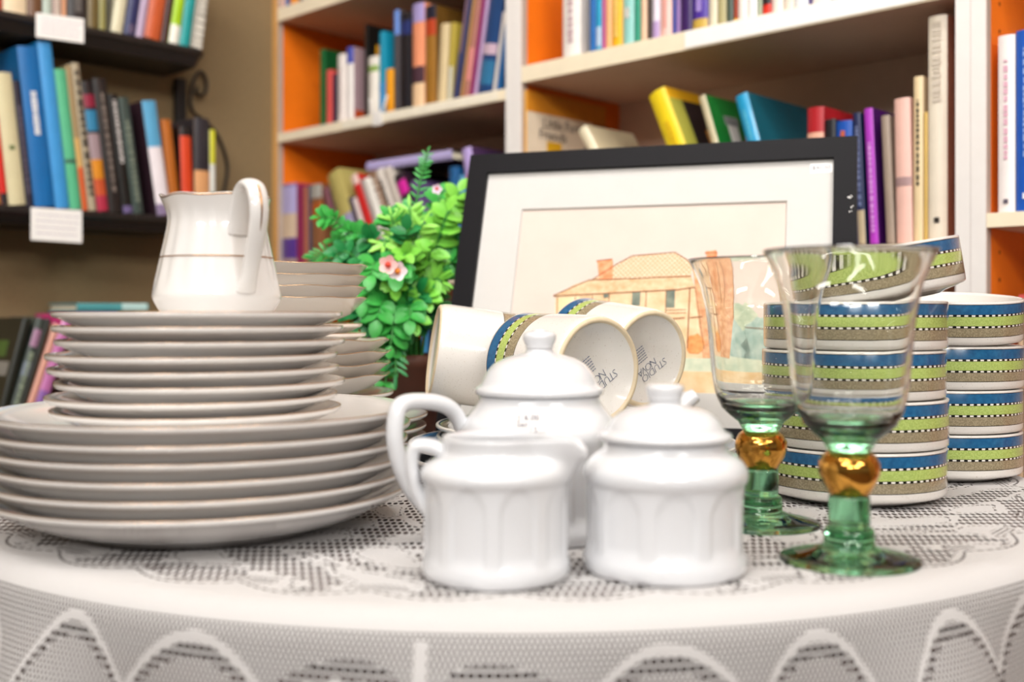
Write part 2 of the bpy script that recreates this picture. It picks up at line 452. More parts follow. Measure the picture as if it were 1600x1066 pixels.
run(R1, [(263, 279, '#a6d114', 'lime green book with a white foot', dict(y=-80, bands=[(0, .2, '#f1efe2')])), (280, 296, '#0f9a9a', 'bright teal book', dict(y=-80)),
 (297, 316, '#8d8678', 'grey patterned book at the end', dict(y=-80, title=(0, .9, '#dcd8cc', .7)))], lean=.04)

R2 = Row(PW, WX, WIN, ZS2, 'on the middle black wall shelf', 'books on the middle black shelf', .108, .010)
book(R2, -12, 1, -45, 130, '#d9b44a', 'yellow book cut by the left picture edge')
book(R2, 2, 13, -14, 172, '#d8291f', 'narrow bright red book', bands=[(0, .12, '#2a2426')])
book(R2, 14, 41, -10, 113, '#d9cfa6', 'cream book with a small green emblem', title=(.42, .45, '#5d7a3a', .35))
book(R2, 42, 53, 17, 126, '#2a2433', 'thin dark violet book', title=(.1, .8, '#6d6478', .3))
book(R2, 54, 86, 26, 72, '#0c6aae', 'thick deep blue book with white script title', '#0b5f97', title=(.45, .72, '#f2f2f2', .3), depth=.11)
book(R2, 87, 109, 52, 64, '#3d97d8', 'tall sky blue book', '#0f74b4', depth=.11)
book(R2, 110, 128, 72, 106, '#58b98a', 'mint green book', bands=[(.33, .36, '#3c6a58')])
book(R2, 129, 138, 88, 100, '#a58c62', 'thin tan patterned book with orange foot', bands=[(0, .3, '#d9622e'), (.3, .5, '#d7ae67')])
book(R2, 139, 151, 96, 96, '#b5a78c', 'mottled beige book', title=(.1, .95, '#3c352c', .6))
book(R2, 152, 170, 119, 126, '#1f1a1c', 'dark book with red blue and yellow spots', bands=[(.8, .9, '#8c1f3a'), (.62, .78, '#2d7fa8'), (.4, .6, '#a08a8f'), (.25, .4, '#d88a1c'), (.12, .25, '#c8542a'), (0, .12, '#b02a45')])
book(R2, 171, 192, 141, 122, '#211a17', 'black book with grey lettering', title=(.15, .9, '#7c7068', .3))
book(R2, 193, 208, 160, 146, '#15130f', 'black book with large white lettering', title=(.42, .95, '#d6d0cc', .38), bands=[(0, .06, '#6b5d8a')])
book(R2, 209, 225, 182, 152, '#3c4a44', 'dark grey green book', title=(.1, .8, '#7d8776', .4))
book(R2, 246, 268, 221, 158, '#efe6ea', 'white and sky blue book with a dark plum cover', '#3a2630', bands=[(.6, 1, '#5aa6cf'), (.0, .1, '#8c7a9a')], depth=.11)
book(R2, 269, 284, 252, 187, '#b5651c', 'orange brown book behind the white pitcher')
book(R2, 285, 303, 280, 198, '#d9441c', 'red orange book', '#1c1512', bands=[(.9, 1, '#1c1512')])
book(R2, 304, 328, 303, 184, '#dba06b', 'peach book with a black upper half', '#2e2a30', bands=[(.48, 1, '#2b262c')])
book(R2, 329, 337, 328, 203, '#e2e2da', 'thin yellow white and green book', bands=[(.62, 1, '#d5d21c'), (0, .3, '#14532d')])

R3 = Row(PW, WX, WIN, ZS3, 'on the lowest black wall shelf', 'books on the lowest black shelf', .108, .010)
book(R3, -12, 2, 36, 500, '#1c2018', 'black book with green photo cover leaning', face=[(-1, .1, .8, .5, .62, '#8d8a84'), (-1, .3, .7, .66, .8, '#49692c'), (-1, .2, .8, .15, .35, '#8a5a1c')])
book(R3, 3, 17, 58, 499, '#46504a', 'mottled grey green book leaning', bands=[(.75, .9, '#a77f9c'), (.5, .62, '#6f7a8a')], title=(.2, .7, '#9aa78f', .5))
book(R3, 18, 26, 73, 500, '#2a2c24', 'dark leaning book')
book(R3, 27, 38, 84, 509, '#e1a592', 'pale salmon leaning book')
book(R3, 39, 58, 94, 496, '#c173ad', 'large magenta pink leaning book', '#c42a77', bands=[(0, .35, '#8a5fa8')], depth=.11)
tp = s_of(118, .008, PW, WX, WIN); z = ZS3+.0005
for i, (th, c, d, L) in enumerate([(.062, '#5a5148', 'thick grey book lowest in the lying pile', .13), (.06, '#3b3a44', 'thick charcoal book in the lying pile', .13), (.055, '#7a6a58', 'thick taupe book in the lying pile', .13),
                                   (.017, '#12508c', 'dark blue lying book below the teal one', .07), (.014, '#4f9ba0', 'teal book lying on top with pale end', .125)]):
    o, r = book_mesh(th, L, .108, c, c)
    o.matrix_world = SX @ frame((tp+.002, .008, z+th), (0, 0, -1), (0, 1, 0), (1, 0, 0)); z += th+.0004
    if i == 4: obj('spine_band', bandmesh(th, r, L*.62, L*.98), cov('#b9dbd8'), o)
    tag(o, f'{d} on the lowest black wall shelf', 'book', 'books on the lowest black shelf')

# ---- bookcase rows
R4 = Row(P0, D, NIN, ZBU, 'on the top shelf of the left bookcase', 'books on the left bookcase top shelf', .15, .015, tmin=-.6738)
run(R4, [(430, 442, '#efe9e4', 'white book first'), (443, 452, '#1c5aa0', 'blue book'), (453, 466, '#ee9418', 'orange book'), (467, 472, '#4c4660', 'thin slate book'),
         (473, 482, '#e9dfd2', 'off white book'), (483, 496, '#93583c', 'brown book'), (497, 512, '#dcd3bd', 'cream book'), (513, 527, '#3d5a80', 'steel blue book'), (528, 545, '#b9a98a', 'khaki book')], ytop=-110)
R5 = Row(P0, D, NIN, ZB, 'on the middle shelf of the left bookcase', 'books on the left bookcase middle shelf', .14, .02, tmin=-.6738)
run(R5, [(500, 509, '#14602f', 'dark green book', dict(y=79, cover='#0d4a22', depth=.16)), (510, 519, '#d9544f', 'short coral red book', dict(y=111)), (520, 527, '#33243f', 'short dark purple book', dict(y=117)),
 (528, 541, '#eee4de', 'white book with worn edges', dict(y=87, title=(.15, .8, '#d3c6c4', .3))), (542, 553, '#f3ece8', 'white book with blue top', dict(y=76, cover='#a98d93', bands=[(.78, 1, '#4a55b0')], face=[(1, .02, .98, .0, .16, '#c04a1c')])),
 (570, 575, '#15110f', 'tall black book with yellow ring', dict(y=39, face=[(1, .12, .45, .62, .8, '#d99a17'), (1, .2, .37, .66, .76, '#3a2a10')], depth=.16)),
 (576, 592, '#efe9df', 'white book with a green corner', dict(y=91, bands=[(.75, .85, '#8fae5a')])), (593, 602, '#1590b0', 'teal blue book', dict(y=51, bands=[(0, .4, '#3a8fc8')])),
 (603, 615, '#eda01c', 'short amber yellow book', dict(y=110)), (616, 625, '#4a4448', 'grey book with light blue top label', dict(y=18, bands=[(.76, 1, '#6f93dc')])),
 (626, 643, '#15131c', 'thick black book with navy top', dict(y=24, bands=[(.78, .92, '#1a2a66')])),
 (645, 664, '#f09a72', 'salmon book with lilac head and cream foot', dict(y=9, bands=[(.82, 1, '#a89ad0'), (.24, .4, '#4a2f3c'), (0, .24, '#ecc9a0')])),
 (665, 682, '#9a6a24', 'gold brown book with red and navy head', dict(y=12, cover='#6a4a1c', bands=[(.86, 1, '#15162c'), (.7, .86, '#b8401c')])),
 (683, 697, '#d8c398', 'cream tan book', dict(y=40, lean=.045)), (698, 706, '#b5a040', 'yellow olive book with a white foot', dict(y=37, lean=.05, bands=[(0, .45, '#c9c5b0')]))])
run(R5, [(707, 711, '#7a5f72', 'mauve thin book', dict(bands=[(0, .4, '#2a3a6e')])), (712, 717, '#16325f', 'leaning navy book'), (718, 722, '#b88a50', 'leaning thin tan book'),
 (723, 732, '#b0766a', 'leaning dusty pink book', dict(bands=[(.15, .42, '#d98a86')])), (733, 738, '#8f1a68', 'leaning magenta book'), (739, 745, '#b59ac0', 'leaning lilac book'),
 (746, 768, '#143f74', 'wide navy blue book', dict(bands=[(.33, .42, '#c9aebf'), (.08, .28, '#2a6f9a')])), (769, 774, '#dcd6d0', 'leaning white thin book', dict(y=20)), (775, 782, '#1560a0', 'leaning bright blue book by the white post', dict(y=40))], ytop=-35, lean=.13)
R6 = Row(P0, D, NIN, ZBL, 'on the lower shelf of the left bookcase', 'books on the left bookcase lower shelf', .14, .012, tmin=-.6738)
run(R6, [(436, 464, '#8a79b0', 'lilac book with a figure', dict(y=290, cover='#a8285f', bands=[(.68, .97, '#b7aedd'), (.42, .68, '#d8c0a6'), (.2, .42, '#5a3a92'), (0, .2, '#b59a8f')])),
 (465, 474, '#8a2350', 'maroon book', dict(y=291))])
run(R6, [(475, 482, '#b06a50', 'pinkish brown book', dict(y=294)), (483, 487, '#3f4f68', 'thin slate blue book', dict(y=292)), (488, 506, '#8a5a3a', 'brown patterned book', dict(y=292, bands=[(.85, 1, '#a8a49c'), (.6, .8, '#b05a24')]))], lean=-.1)
run(R6, [(538, 549, '#80505a', 'mauve brown leaning book', dict(y=300)), (550, 553, '#2f2a2a', 'thin dark leaning book', dict(y=300)),
 (554, 577, '#b7a964', 'khaki leaning book', dict(y=279, bands=[(.3, .55, '#9a94b8')])), (578, 584, '#3a3050', 'short dark violet leaning book', dict(y=312)), (585, 593, '#e2d2cf', 'short pale leaning book', dict(y=314)),
 (594, 607, '#c8201f', 'red leaning book with white head', dict(y=280, bands=[(.9, 1, '#e9c9bf')])), (608, 613, '#a89a98', 'grey leaning book', dict(y=284)), (614, 627, '#f0ece4', 'white leaning book', dict(y=285)),
 (628, 638, '#8f6a50', 'brown and white patterned leaning book', dict(y=274, title=(.2, .95, '#e6dcd0', .6))), (639, 653, '#d8cfc6', 'mottled white leaning book', dict(y=272, title=(.1, .9, '#4a4038', .4))),
 (654, 666, '#c9bfb4', 'grey white leaning book', dict(y=268)), (667, 685, '#2a1a28', 'black and magenta leaning book', dict(y=279, bands=[(.78, .92, '#d0209a')])),
 (686, 700, '#5f4a78', 'violet leaning book', dict(y=290))], lean=-.35)
run(R6, [(702, 716, '#1c5a90', 'blue book beside the picture frame', dict(y=262)), (717, 727, '#5a9ac4', 'light blue book beside the picture frame', dict(y=275)), (748, 764, '#c98ac4', 'lilac and pink leaning book', dict(y=237, lean=-.2, cover='#4a3358', bands=[(.78, 1, '#b9a4dc'), (.5, .78, '#e07aae')]))])
t0 = s_of(574, .02, P0, D, NIN); t1 = s_of(706, .02, P0, D, NIN)
o, r = book_mesh(.017, t1-t0, .14, '#b9aedd', '#17131c')
o.matrix_world = frame(P0+NIN*.02+D*t0+Vector((0, 0, 1.175)), (0, 0, -1), NIN, D)
tag(o, 'lavender book lying flat across the leaning books in the left bookcase', 'book', 'books on the left bookcase lower shelf')
R10 = Row(P0, D, NIN, .69, 'low in the left bookcase behind the plant', 'books low in the left bookcase', .14, .012, tmin=-.6738)
run(R10, [(556, 574, '#6a3b2a', 'brown book', dict(y=520)), (575, 592, '#25496e', 'slate blue book', dict(y=500)), (593, 611, '#2c5f9c', 'blue book', dict(y=560)), (612, 628, '#c9697a', 'rose pink book', dict(y=590, bands=[(.3, .7, '#d8c23c')])),
 (629, 642, '#5c3422', 'dark brown book', dict(y=548)), (643, 657, '#e88416', 'orange book', dict(y=512, bands=[(0, .62, '#4d3222'), (.94, 1, '#e8c79a')])), (658, 668, '#3d86b8', 'sky blue book', dict(y=488)), (669, 700, '#16223c', 'navy book', dict(y=470)),
 (701, 720, '#222a33', 'black blue book', dict(y=478))])

R7 = Row(P0, D, NIN, ZA, 'on the top shelf of the middle bookcase', 'books on the middle bookcase top shelf', .15, .012, tmin=.0012)
run(R7, [(880, 908, '#f3ece6', 'thick white book with grey lettering', dict(title=(.12, .8, '#c4a9ae', .3), cover='#ddd2c9')), (922, 931, '#1268b4', 'deep blue book', dict(y=-100)), (932, 940, '#27a4cc', 'cyan book with pale label', dict(bands=[(.05, .22, '#b9cfe6')])),
 (941, 946, '#c85a94', 'thin pink purple book'), (947, 956, '#f2b981', 'peach book'), (957, 973, '#f3b71e', 'golden yellow book', dict(title=(.1, .7, '#f8d884', .3))), (974, 991, '#93cdc6', 'pale aqua book', dict(title=(.25, .35, '#e9e4de', .5))),
 (992, 1001, '#2f9a7c', 'sea green book'), (1002, 1011, '#f3c8a8', 'pale peach book'), (1012, 1019, '#43332f', 'thin dark brown book'), (1020, 1031, '#e9e0ee', 'white book with violet stripe', dict(bands=[(0, .18, '#b79ccc')])),
 (1032, 1050, '#f5c3b8', 'soft pink book', dict(title=(.1, .6, '#e89f94', .25))), (1051, 1056, '#3a4aa0', 'thin royal blue book'), (1057, 1063, '#9a7ab8', 'lilac book'), (1064, 1082, '#33145a', 'dark purple book'),
 (1083, 1107, '#4a2f9a', 'violet book with yellow mark', dict(title=(.2, .5, '#b9a0e8', .35), bands=[(.02, .12, '#c9a84c')])), (1108, 1121, '#ded5bb', 'cream book beside the violet one'), (1122, 1135, '#b3aa7c', 'khaki book'), (1136, 1146, '#4c5a50', 'dark grey green book'),
 (1147, 1153, '#a03a1c', 'thin rust book with yellow foot', dict(bands=[(0, .05, '#e0b020')])), (1154, 1168, '#f2e9e2', 'white book after the rust one'), (1169, 1183, '#faf6f2', 'bright white book'), (1184, 1191, '#a9b59a', 'thin green grey book'),
 (1192, 1206, '#d8301f', 'red book with black upper part', dict(bands=[(.15, 1, '#241c22')])), (1207, 1224, '#efe6dc', 'ivory book after the red one'), (1225, 1241, '#e6dccd', 'beige white book'), (1242, 1263, '#e9eef2', 'bluish white book'),
 (1264, 1269, '#46307c', 'thin purple book'), (1270, 1297, '#efeae6', 'wide white book'), (1298, 1316, '#2366a8', 'blue book near the shelf end'), (1317, 1345, '#d9cdb9', 'beige book near the shelf end')], ytop=-95)
R8 = Row(P0, D, NIN, ZAL, 'on the middle shelf of the middle bookcase', 'books on the middle bookcase middle shelf', .16, .02, tmin=.0012)
lf = book(R8, 818, 823.5, 818, 142, '#e9a93a', 'cream story book with furry animal cover', '#e8d6bd', depth=.2, inset=.006,
     face=[(1, .0, 1, .88, 1, '#d98a24'), (1, .82, 1, .0, .88, '#a85a24'), (1, .72, .84, .66, .76, '#8a8078'), (1, .24, .42, .6, .72, '#e2ac1c'), (1, .4, .76, .55, .66, '#8a5a40'), (1, .42, .7, .57, .63, '#b59a8a')])
bbw = max(v.co.x for v in lf.data.vertices)
hh = max(v.co.z for v in lf.data.vertices)
ink = mat('dark_brown_ink', '#5a4a40', .6, vary=0)
for s_, yy, zz in (('Little Furry', .09, .825), ('Friends', .062, .755)):
    text('cover_title', s_, .023, ink, lf, frame((bbw+.0008, yy, hh*zz), (0, 1, 0), (0, 0, 1), (1, 0, 0)))
book(R8, 1002, 1020, 904, 206, '#ece0c0', 'cream leaning book', '#e3d2ac', inset=.045, depth=.12)
book(R8, 1104, 1136, 1014, 152, '#f2d41c', 'bright yellow leaning book with orange figure', '#2b2124', title=(.3, .8, '#e0b818', .3), depth=.16,
     face=[(1, 0, .98, .93, 1, '#eeb01c'), (1, 0, .2, .0, .93, '#b5b04a'), (1, .42, .58, .4, .75, '#e0913a')])
book(R8, 1160, 1172, 1092, 153, '#cbbf9c', 'green leaning book with pale spine', '#17702c', depth=.15, face=[(1, .25, .42, .4, .82, '#d9d2cc'), (1, .22, .46, .82, .88, '#8a8a8a'), (1, .5, .6, .4, .76, '#c04a5a'), (1, .62, .98, .6, .85, '#14204a')])
book(R8, 1212, 1234, 1149, 153, '#1f9fd0', 'sky blue leaning book with teal cover', '#125a6a', title=(.55, .9, '#5cc0e0', .3), depth=.17, face=[(1, .1, .5, .4, .62, '#d9d2d0')])
run(R8, [(1262, 1288, '#b3202a', 'red paperback with pale lettering', dict(y=170, bands=[(.55, .82, '#e9b49a')], title=(.6, .78, '#b8342c', .6), depth=.14)), (1289, 1306, '#17181f', 'black paperback', dict(y=188, depth=.12)),
 (1307, 1332, '#1552b0', 'royal blue paperback with orange label', dict(y=191, title=(.84, .92, '#e07040', .3), depth=.12))])
run(R8, [(1342, 1354, '#1c2750', 'navy book behind the picture corner', dict(y=178, bands=[(0, .27, '#b8a88a')], title=(.3, .9, '#6f7aa0', .4))), (1360, 1374, '#b03cc0', 'bright purple book with pale lettering', dict(y=171, cover='#4a1466', title=(.1, .75, '#d89ae0', .35))),
 (1386, 1399, '#a08f80', 'grey beige book', dict(y=182))], lean=-.045)
run(R8, [(1402, 1427, '#ecbfb2', 'pale pink book with ribbon mark', dict(y=156, bands=[(.4, .46, '#a88a8a')], lean=-.02)), (1428, 1443, '#ead3a8', 'cream book with black lettering', dict(y=121, title=(.35, .86, '#2a2420', .3))),
 (1444, 1450, '#dcb968', 'short narrow cream yellow book', dict(y=176)), (1451, 1481, '#efe5d2', 'very tall cream book with grey lettering', dict(y=28, cover='#b98a74', title=(.62, .97, '#cfc4b4', .5), dot=(.09, '#2b2622')))])
R9 = Row(P0, D, NIN, ZR, 'on the shelf of the right bookcase', 'books on the right bookcase shelf', .16, .012, tmin=.7225)
run(R9, [(1560, 1587, '#f6ebe8', 'tall white book with pink lettering', dict(y=58, title=(.3, .86, '#d9a9bb', .25), dot=(.05, '#5a5260'))), (1588, 1622, '#1858bc', 'tall bright blue book', dict(y=50, title=(.3, .9, '#8fb0e6', .25), dot=(.07, '#e9eef6')))])
R11 = Row(P0, D, NIN, .66, 'low in the right bookcase', 'books low in the right bookcase', .16, .012, tmin=.7225)
run(R11, [(1591, 1600, '#c9a98a', 'beige book', dict(y=512)), (1601, 1625, '#7a4a30', 'brown book', dict(y=512))])
t0 = s_of(1592, .015, P0, D, NIN)
zz = HC-(511-HOR)*(P0+D*t0+NIN*.015).y/F
o, r = book_mesh(.035, .07, .13, '#b83a3a', '#e9d0c8'); o.matrix_world = frame(P0+NIN*.015+D*t0+Vector((0, 0, zz+.0362)), (0, 0, -1), NIN, D)
obj('spine_band', bandmesh(.035, r, .01, .045), cov('#efe0d8'), o)
tag(o, 'red and white book lying at the right picture edge', 'book', 'books low in the right bookcase')
# white clip on the left bookcase shelf edge
cl = empty('shelf_clip', P0+D*s_of(592, 0, P0, D, NIN)+Vector((0, 0, ZB)))
cl.rotation_euler.z = math.atan2(D.y, D.x); plast = mat('white_plastic', '#eeeae6', .35)
boxo('tag_plate', (-.014, -.004, -.022), (.012, -.0014, .003), plast, cl, .001)
for x0, x1 in ((-.012, -.026), (.010, .024)):
    obj('prong', sweep(cat([(x0, -.002, 0), ((x0+x1)/2, -.002, .01), (x1, -.001, .03)], 5), .0026, .0012, (0, 1, 0), 8), plast, cl, True)
tag(cl, 'white plastic clip on the left bookcase shelf edge', 'clip')

# ------------------------------------------------------------------ table and lace cloth
TC = Vector((0, .975, ZT)); TR = .455
tb = empty('table', (TC.x, TC.y, 0)); wood = mat('dark_table_wood', '#4a2c26', .4, vary=.2, scale=20)
obj('table_top', lathe([(0, ZT-.034), (TR-.014, ZT-.034), (TR-.01, ZT-.02), (TR-.006, ZT-.006), (TR-.012, ZT-.0025), (0, ZT-.0025)], 96), wood, tb)
obj('apron', lathe([(.395, ZT-.0345), (.432, ZT-.0345), (.434, ZT-.06), (.434, ZT-.15), (.430, ZT-.155), (.395, ZT-.155), (.395, ZT-.0345)], 96), wood, tb)
obj('pedestal', lathe([(0, .03), (.06, .03), (.05, .1), (.035, .3), (.05, .5), (.07, ZT-.04), (.1, ZT-.0345), (0, ZT-.0345)], 32, smoothn=3), wood, tb)
for k in range(4):
    a = k*PI/2+.6; c, s = math.cos(a), math.sin(a)
    obj('leg', sweep(cat([(0.03*c, .03*s, .12), (.15*c, .15*s, .1), (.27*c, .27*s, .05), (.34*c, .34*s, .018)], 6), .018, .02, (-s, c, 0), 10), wood, tb, True)
tag(tb, 'round dark wood table under the white lace cloth', 'table')
# cloth
m, nt, p = new_mat('white_lace')
uvn = nt.nodes.new('ShaderNodeUVMap'); uvn.uv_map = 'polar'; sp = nt.nodes.new('ShaderNodeSeparateXYZ'); nt.links.new(uvn.outputs[0], sp.inputs[0])
u, v = X(sp.outputs[0]), X(sp.outputs[1])
ox, oy, oz, ov = coords()
def net(a, b, pitch, rad):                          # round holes on a staggered grid: 1 in a hole
    fa = xfr(a/pitch)-.5; row = X.op('FLOOR', b/pitch); fa = xfr(a/pitch+row*.5)-.5; fb = xfr(b/pitch)-.5
    return xsq(fa*fa+fb*fb) < rad
U0 = -.043
a = X.op('PINGPONG', u-U0, .2398)
# skirt: cords in two arches, birds, nets
dS = (a-.196)/.032; vS = .470+.03*(dS*dS)
dL = (a-.117)/.052; vL = .471+.045*(dL*dL)
vc = xmn(vL, vS); w1 = noise(60, 2, uvn.outputs[0])*.003
dv = v-vc-w1+.0015
cord = xabs(dv) < .0029
cordv = (xabs(a-.001) < .0022)*(v > .466)
bx = (a-.040)/.024; by = (v-.496)/(.0105-bx*.002)
bird = (bx*bx+by*by+xsin(a*420)*.3) < .85
ringb = (bx*bx*.6+by*by*.35) < 1.2
bigz = xmx(band(dv, .0029, .0105), ringb*(vc > v))
solid = xmx(xmx(cord, cordv), bird)
finen = net(u, v, .0027, .34); bign = net(u, v, .0042, .43)
skirt = (bigz*bign+(1-bigz)*finen)*(1-solid)*(v > .4625)
# top: leafy motifs on net ground, thin scalloped outlines
th = u/.4578; rr = v
w2 = noise(16, 2, ov)
pet = xsin(th*24.0+xsin(rr*42)*2.2+w2*3)*xsin(rr*58+xsin(th*12)*1.2+w2*2)
netz = (pet > -.02)
sc1 = .424+.013*xabs(xsin(th*18)); dsc = v-sc1
inner = dsc < -.008
nettop = net(ox, oy*.42, .0046, .36)*netz*inner
pet2 = band(xabs(pet+.32), .0, .05)*inner*net(ox, oy*.42, .0040, .36)
outl = band(dsc, -.0034, -.0014)*(xsin(u*900) > -.5)
inside2 = band(dsc, -.03, -.006)*(xsin(th*36+1.2)*xsin(rr*170) > .35)*net(u, v, .0036, .30)
holes = xmn(xmx(skirt, xmx(xmx(nettop, pet2), xmx(outl, inside2))), 1.0)
p.inputs['Base Color'].default_value = (.59, .572, .565, 1); p.inputs['Roughness'].default_value = .8
bmp = nt.nodes.new('ShaderNodeBump'); bmp.inputs['Strength'].default_value = .35; bmp.inputs['Distance'].default_value = .001
nt.links.new((xmx(solid, 1-netz)+noise(500, 2)*.6).v, bmp.inputs['Height']); nt.links.new(bmp.outputs[0], p.inputs['Normal'])
tr = nt.nodes.new('ShaderNodeBsdfTransparent'); mx = nt.nodes.new('ShaderNodeMixShader')
nt.links.new(holes.v, mx.inputs[0]); nt.links.new(p.outputs[0], mx.inputs[1]); nt.links.new(tr.outputs[0], mx.inputs[2])
nt.links.new(mx.outputs[0], nt.nodes['Material Output'].inputs['Surface'])
lace = m
prof = [(r, 0) for r in (0, .1, .2, .3, .36, .40, .43, .442)]
for k in range(1, 7): aa = PI/2*k/6*.92; prof.append((.442+.02*math.sin(aa), -.02*(1-math.cos(aa))))
for k in range(1, 15): prof.append((.462+.035*(k/14), -.0185-.26*k/14))
N = 288; bm = bmesh.new(); uvl = bm.loops.layers.uv.new('polar'); rows = []; arc = [0]
for i in range(1, len(prof)): arc.append(arc[-1]+math.dist(prof[i], prof[i-1]))
for i, (r, z) in enumerate(prof):
    row = []
    for k in range(N):
        t = 2*PI*k/N+PI/2; dr = max(0, -z-.02)
        r2 = r+dr*(.16*math.sin(t*11+.6)+.08*math.sin(t*23+1))
        row.append(bm.verts.new((r2*math.cos(t), r2*math.sin(t), z+.0004)))
    rows.append(row)
for i in range(len(rows)-1):
    for k in range(N):
        if i == 0:
            if k % 4: continue
        k2 = (k+1) % N; q = [rows[i][k], rows[i][k2], rows[i+1][k2], rows[i+1][k]]
        if i == 0: continue
        f = bm.faces.new(q); f.smooth = True
        for l, (kk, ii) in zip(f.loops, ((k, i), (k+1, i), (k+1, i+1), (k, i+1))):
            l[uvl].uv = ((2*PI*kk/N-PI)*.4578, arc[ii])
bmesh.ops.delete(bm, geom=rows[0], context='VERTS')
f = bm.faces.new(rows[1]);
for l in f.loops: l[uvl].uv = (0, .05)
bmesh.ops.recalc_face_normals(bm, faces=bm.faces)
cloth = obj('tablecloth', bm, lace); cloth.location = TC
tag(cloth, 'white floral lace tablecloth draped over the round table', 'tablecloth')
Z0 = ZT+.0006                                       # where things stand

# ------------------------------------------------------------------ ceramics
china = mat('white_china', '#e2dfdc', .1, vary=.0, coat=.4)
cool = mat('white_porcelain', '#e0e1e4', .12, vary=.0, coat=.5)
ivory = mat('warm_white_china', '#efe9e2', .15, vary=.0, coat=.4)
gold = mat('gold_lustre', '#b98a58', .25, 1, vary=.05)
palegold = mat('pale_gold_rim', '#d9b48e', .22, .8, vary=.05)
def ring(name, r, z, w, m, parent, h=.0006, mod=None, n=96):
    bm = lathe([(r-w, z-h), (r, z-h), (r+.0004, z), (r, z+h*.8), (r-w, z+h), (r-w, z-h)], n, mod); return obj(name, bm, m, parent)
def plate(r, h, pitch, foot, m, name='dinner_plate'):
    o = empty(name); e = h-.0012; base = pitch-.0002
    pr = [(0, .0045), (foot-.006, .0045), (foot-.004, 0), (foot, 0), (foot+.004, .004), (r*.80, h*.36), (r*.92, h*.66), (r-.0035, h-.0042), (r-.0010, h-.0036), (r, h-.0024), (r, h-.0010), (r-.0006, h-.0002), (r-.0016, h),
          (r*.93, h*.78+.0016), (r*.80, max(h*.46, base+.0006)), (foot+.010, base+.0003), (foot+.006, base), (0, base)]
    obj('plate_body', lathe(pr, 96), m, o); return o
def stack(first, n, xy, z, pitch, labels, catg, group, jit=.0015, seed=1):
    rnd = random.Random(seed); outs = []
    for i in range(n):
        o = first if i == 0 else dup(first)
        o.location = (xy[0]+rnd.uniform(-jit, jit)*(i > 0), xy[1]+rnd.uniform(-jit, jit)*(i > 0), z+pitch*i)
        o.rotation_euler.z = rnd.uniform(0, 6)
        tag(o, labels[i], catg, group); outs.append(o)
    return outs
ORD = ['lowest', 'second', 'third', 'fourth', 'fifth', 'sixth', 'seventh', 'eighth']
MS = at(321, .737)
dp = plate(.1374, .0275, .0104, .082, china); ring('gold_rim', .1372, .0272, .0009, palegold, dp, .0003)
ring('gold_line', .088, .0105, .0006, gold, dp, .0002)
stack(dp, 6, MS, Z0, .0104, ['large white gold rimmed dinner plate, lowest of the big stack'] + [f'large white gold rimmed dinner plate, {ORD[i]} from the bottom of the big stack' for i in range(1, 5)] + ['large white gold rimmed dinner plate topmost of the big ones, under the side plates'], 'plate', 'white dinner plates in the front left stack')
sp_ = plate(.0945, .0175, .0091, .056, china, 'side_plate'); ring('gold_rim', .0943, .0172, .0008, palegold, sp_, .0003)
S0 = MS+Vector(((312-321)/F*.737, 0, 0)); ZS = Z0+6*.0104
stack(sp_, 8, S0, ZS, .0091, ['small white gold rimmed side plate resting on the dinner plates'] + [f'small white gold rimmed side plate, {ORD[i]} from the bottom of its stack' for i in range(1, 7)] + ['small white gold rimmed side plate under the pitcher, topmost of its stack'], 'plate', 'white side plates under the pitcher', .003, 4)

# pitcher
pc = at(340, .737); ZP = ZS+8*.0091; pit = empty('pitcher', (pc.x, pc.y, ZP+.0002))
prf = [(0, .002), (.026, .002), (.027, 0), (.031, 0), (.0355, .006), (.0395, .0118), (.0424, .0175), (.0420, .022), (.0395, .033), (.0370, .0445), (.0340, .058), (.0322, .069), (.0330, .077), (.0352, .0845)]
inn = [(.0338, .0848), (.0316, .077), (.0305, .069), (.0322, .058), (.035, .0445), (.037, .033), (.038, .02), (.03, .008), (0, .006)]
def pmod(r, z, th):
    f = 1+.012*math.cos(18*th)*sm(z, .02, .03)*(1-sm(z, .07, .08)) if r > .0305 else 1
    d = math.atan2(math.sin(th-PI*.97), math.cos(th-PI*.97)); sp = math.exp(-(d/.35)**2)*sm(z, .066, .0845)
    return r*f+.0045*sp, z+.0025*sp+.0006*math.cos(6*th)*sm(z, .075, .084)
obj('pitcher_body', lathe(prf+inn, 108, pmod, smoothn=3), china, pit)
phi = -50*PI/180; hd = Vector((math.cos(phi), math.sin(phi), 0))
hp = [(.0322, .058), (.0345, .073), (.040, .086), (.048, .0905), (.0565, .086), (.0605, .074), (.0585, .060), (.052, .044), (.046, .030), (.041, .021)]
pts = cat([hd*a+Vector((0, 0, b)) for a, b in hp], 8); hn = hd.cross(Vector((0, 0, 1)))
h_ = obj('handle', sweep(pts, lambda t: .0028+.001*math.sin(t*PI), lambda t: .0085-.0035*t+.002*sm(t, .85, 1), hn, 20), china, pit)
gl = cat([hd*(a+.0036*(1 if a > .045 else .3))+Vector((0, 0, b+.0012)) for a, b in hp[3:8]], 8)
obj('gold_line', sweep([q+hn*.0 for q in gl], .0006, .0007, hn, 8), gold, h_)
ring('gold_band', .0371, .0446, .0012, gold, pit, .0004, lambda r, z, th: (r*(1+.012*math.cos(18*th))+.0002, z), 108)
ring('gold_rim', .0352, .0846, .0016, gold, pit, .0005, pmod, 108)
tag(pit, 'white fluted pitcher with gold bands on top of the plate stack', 'pitcher')

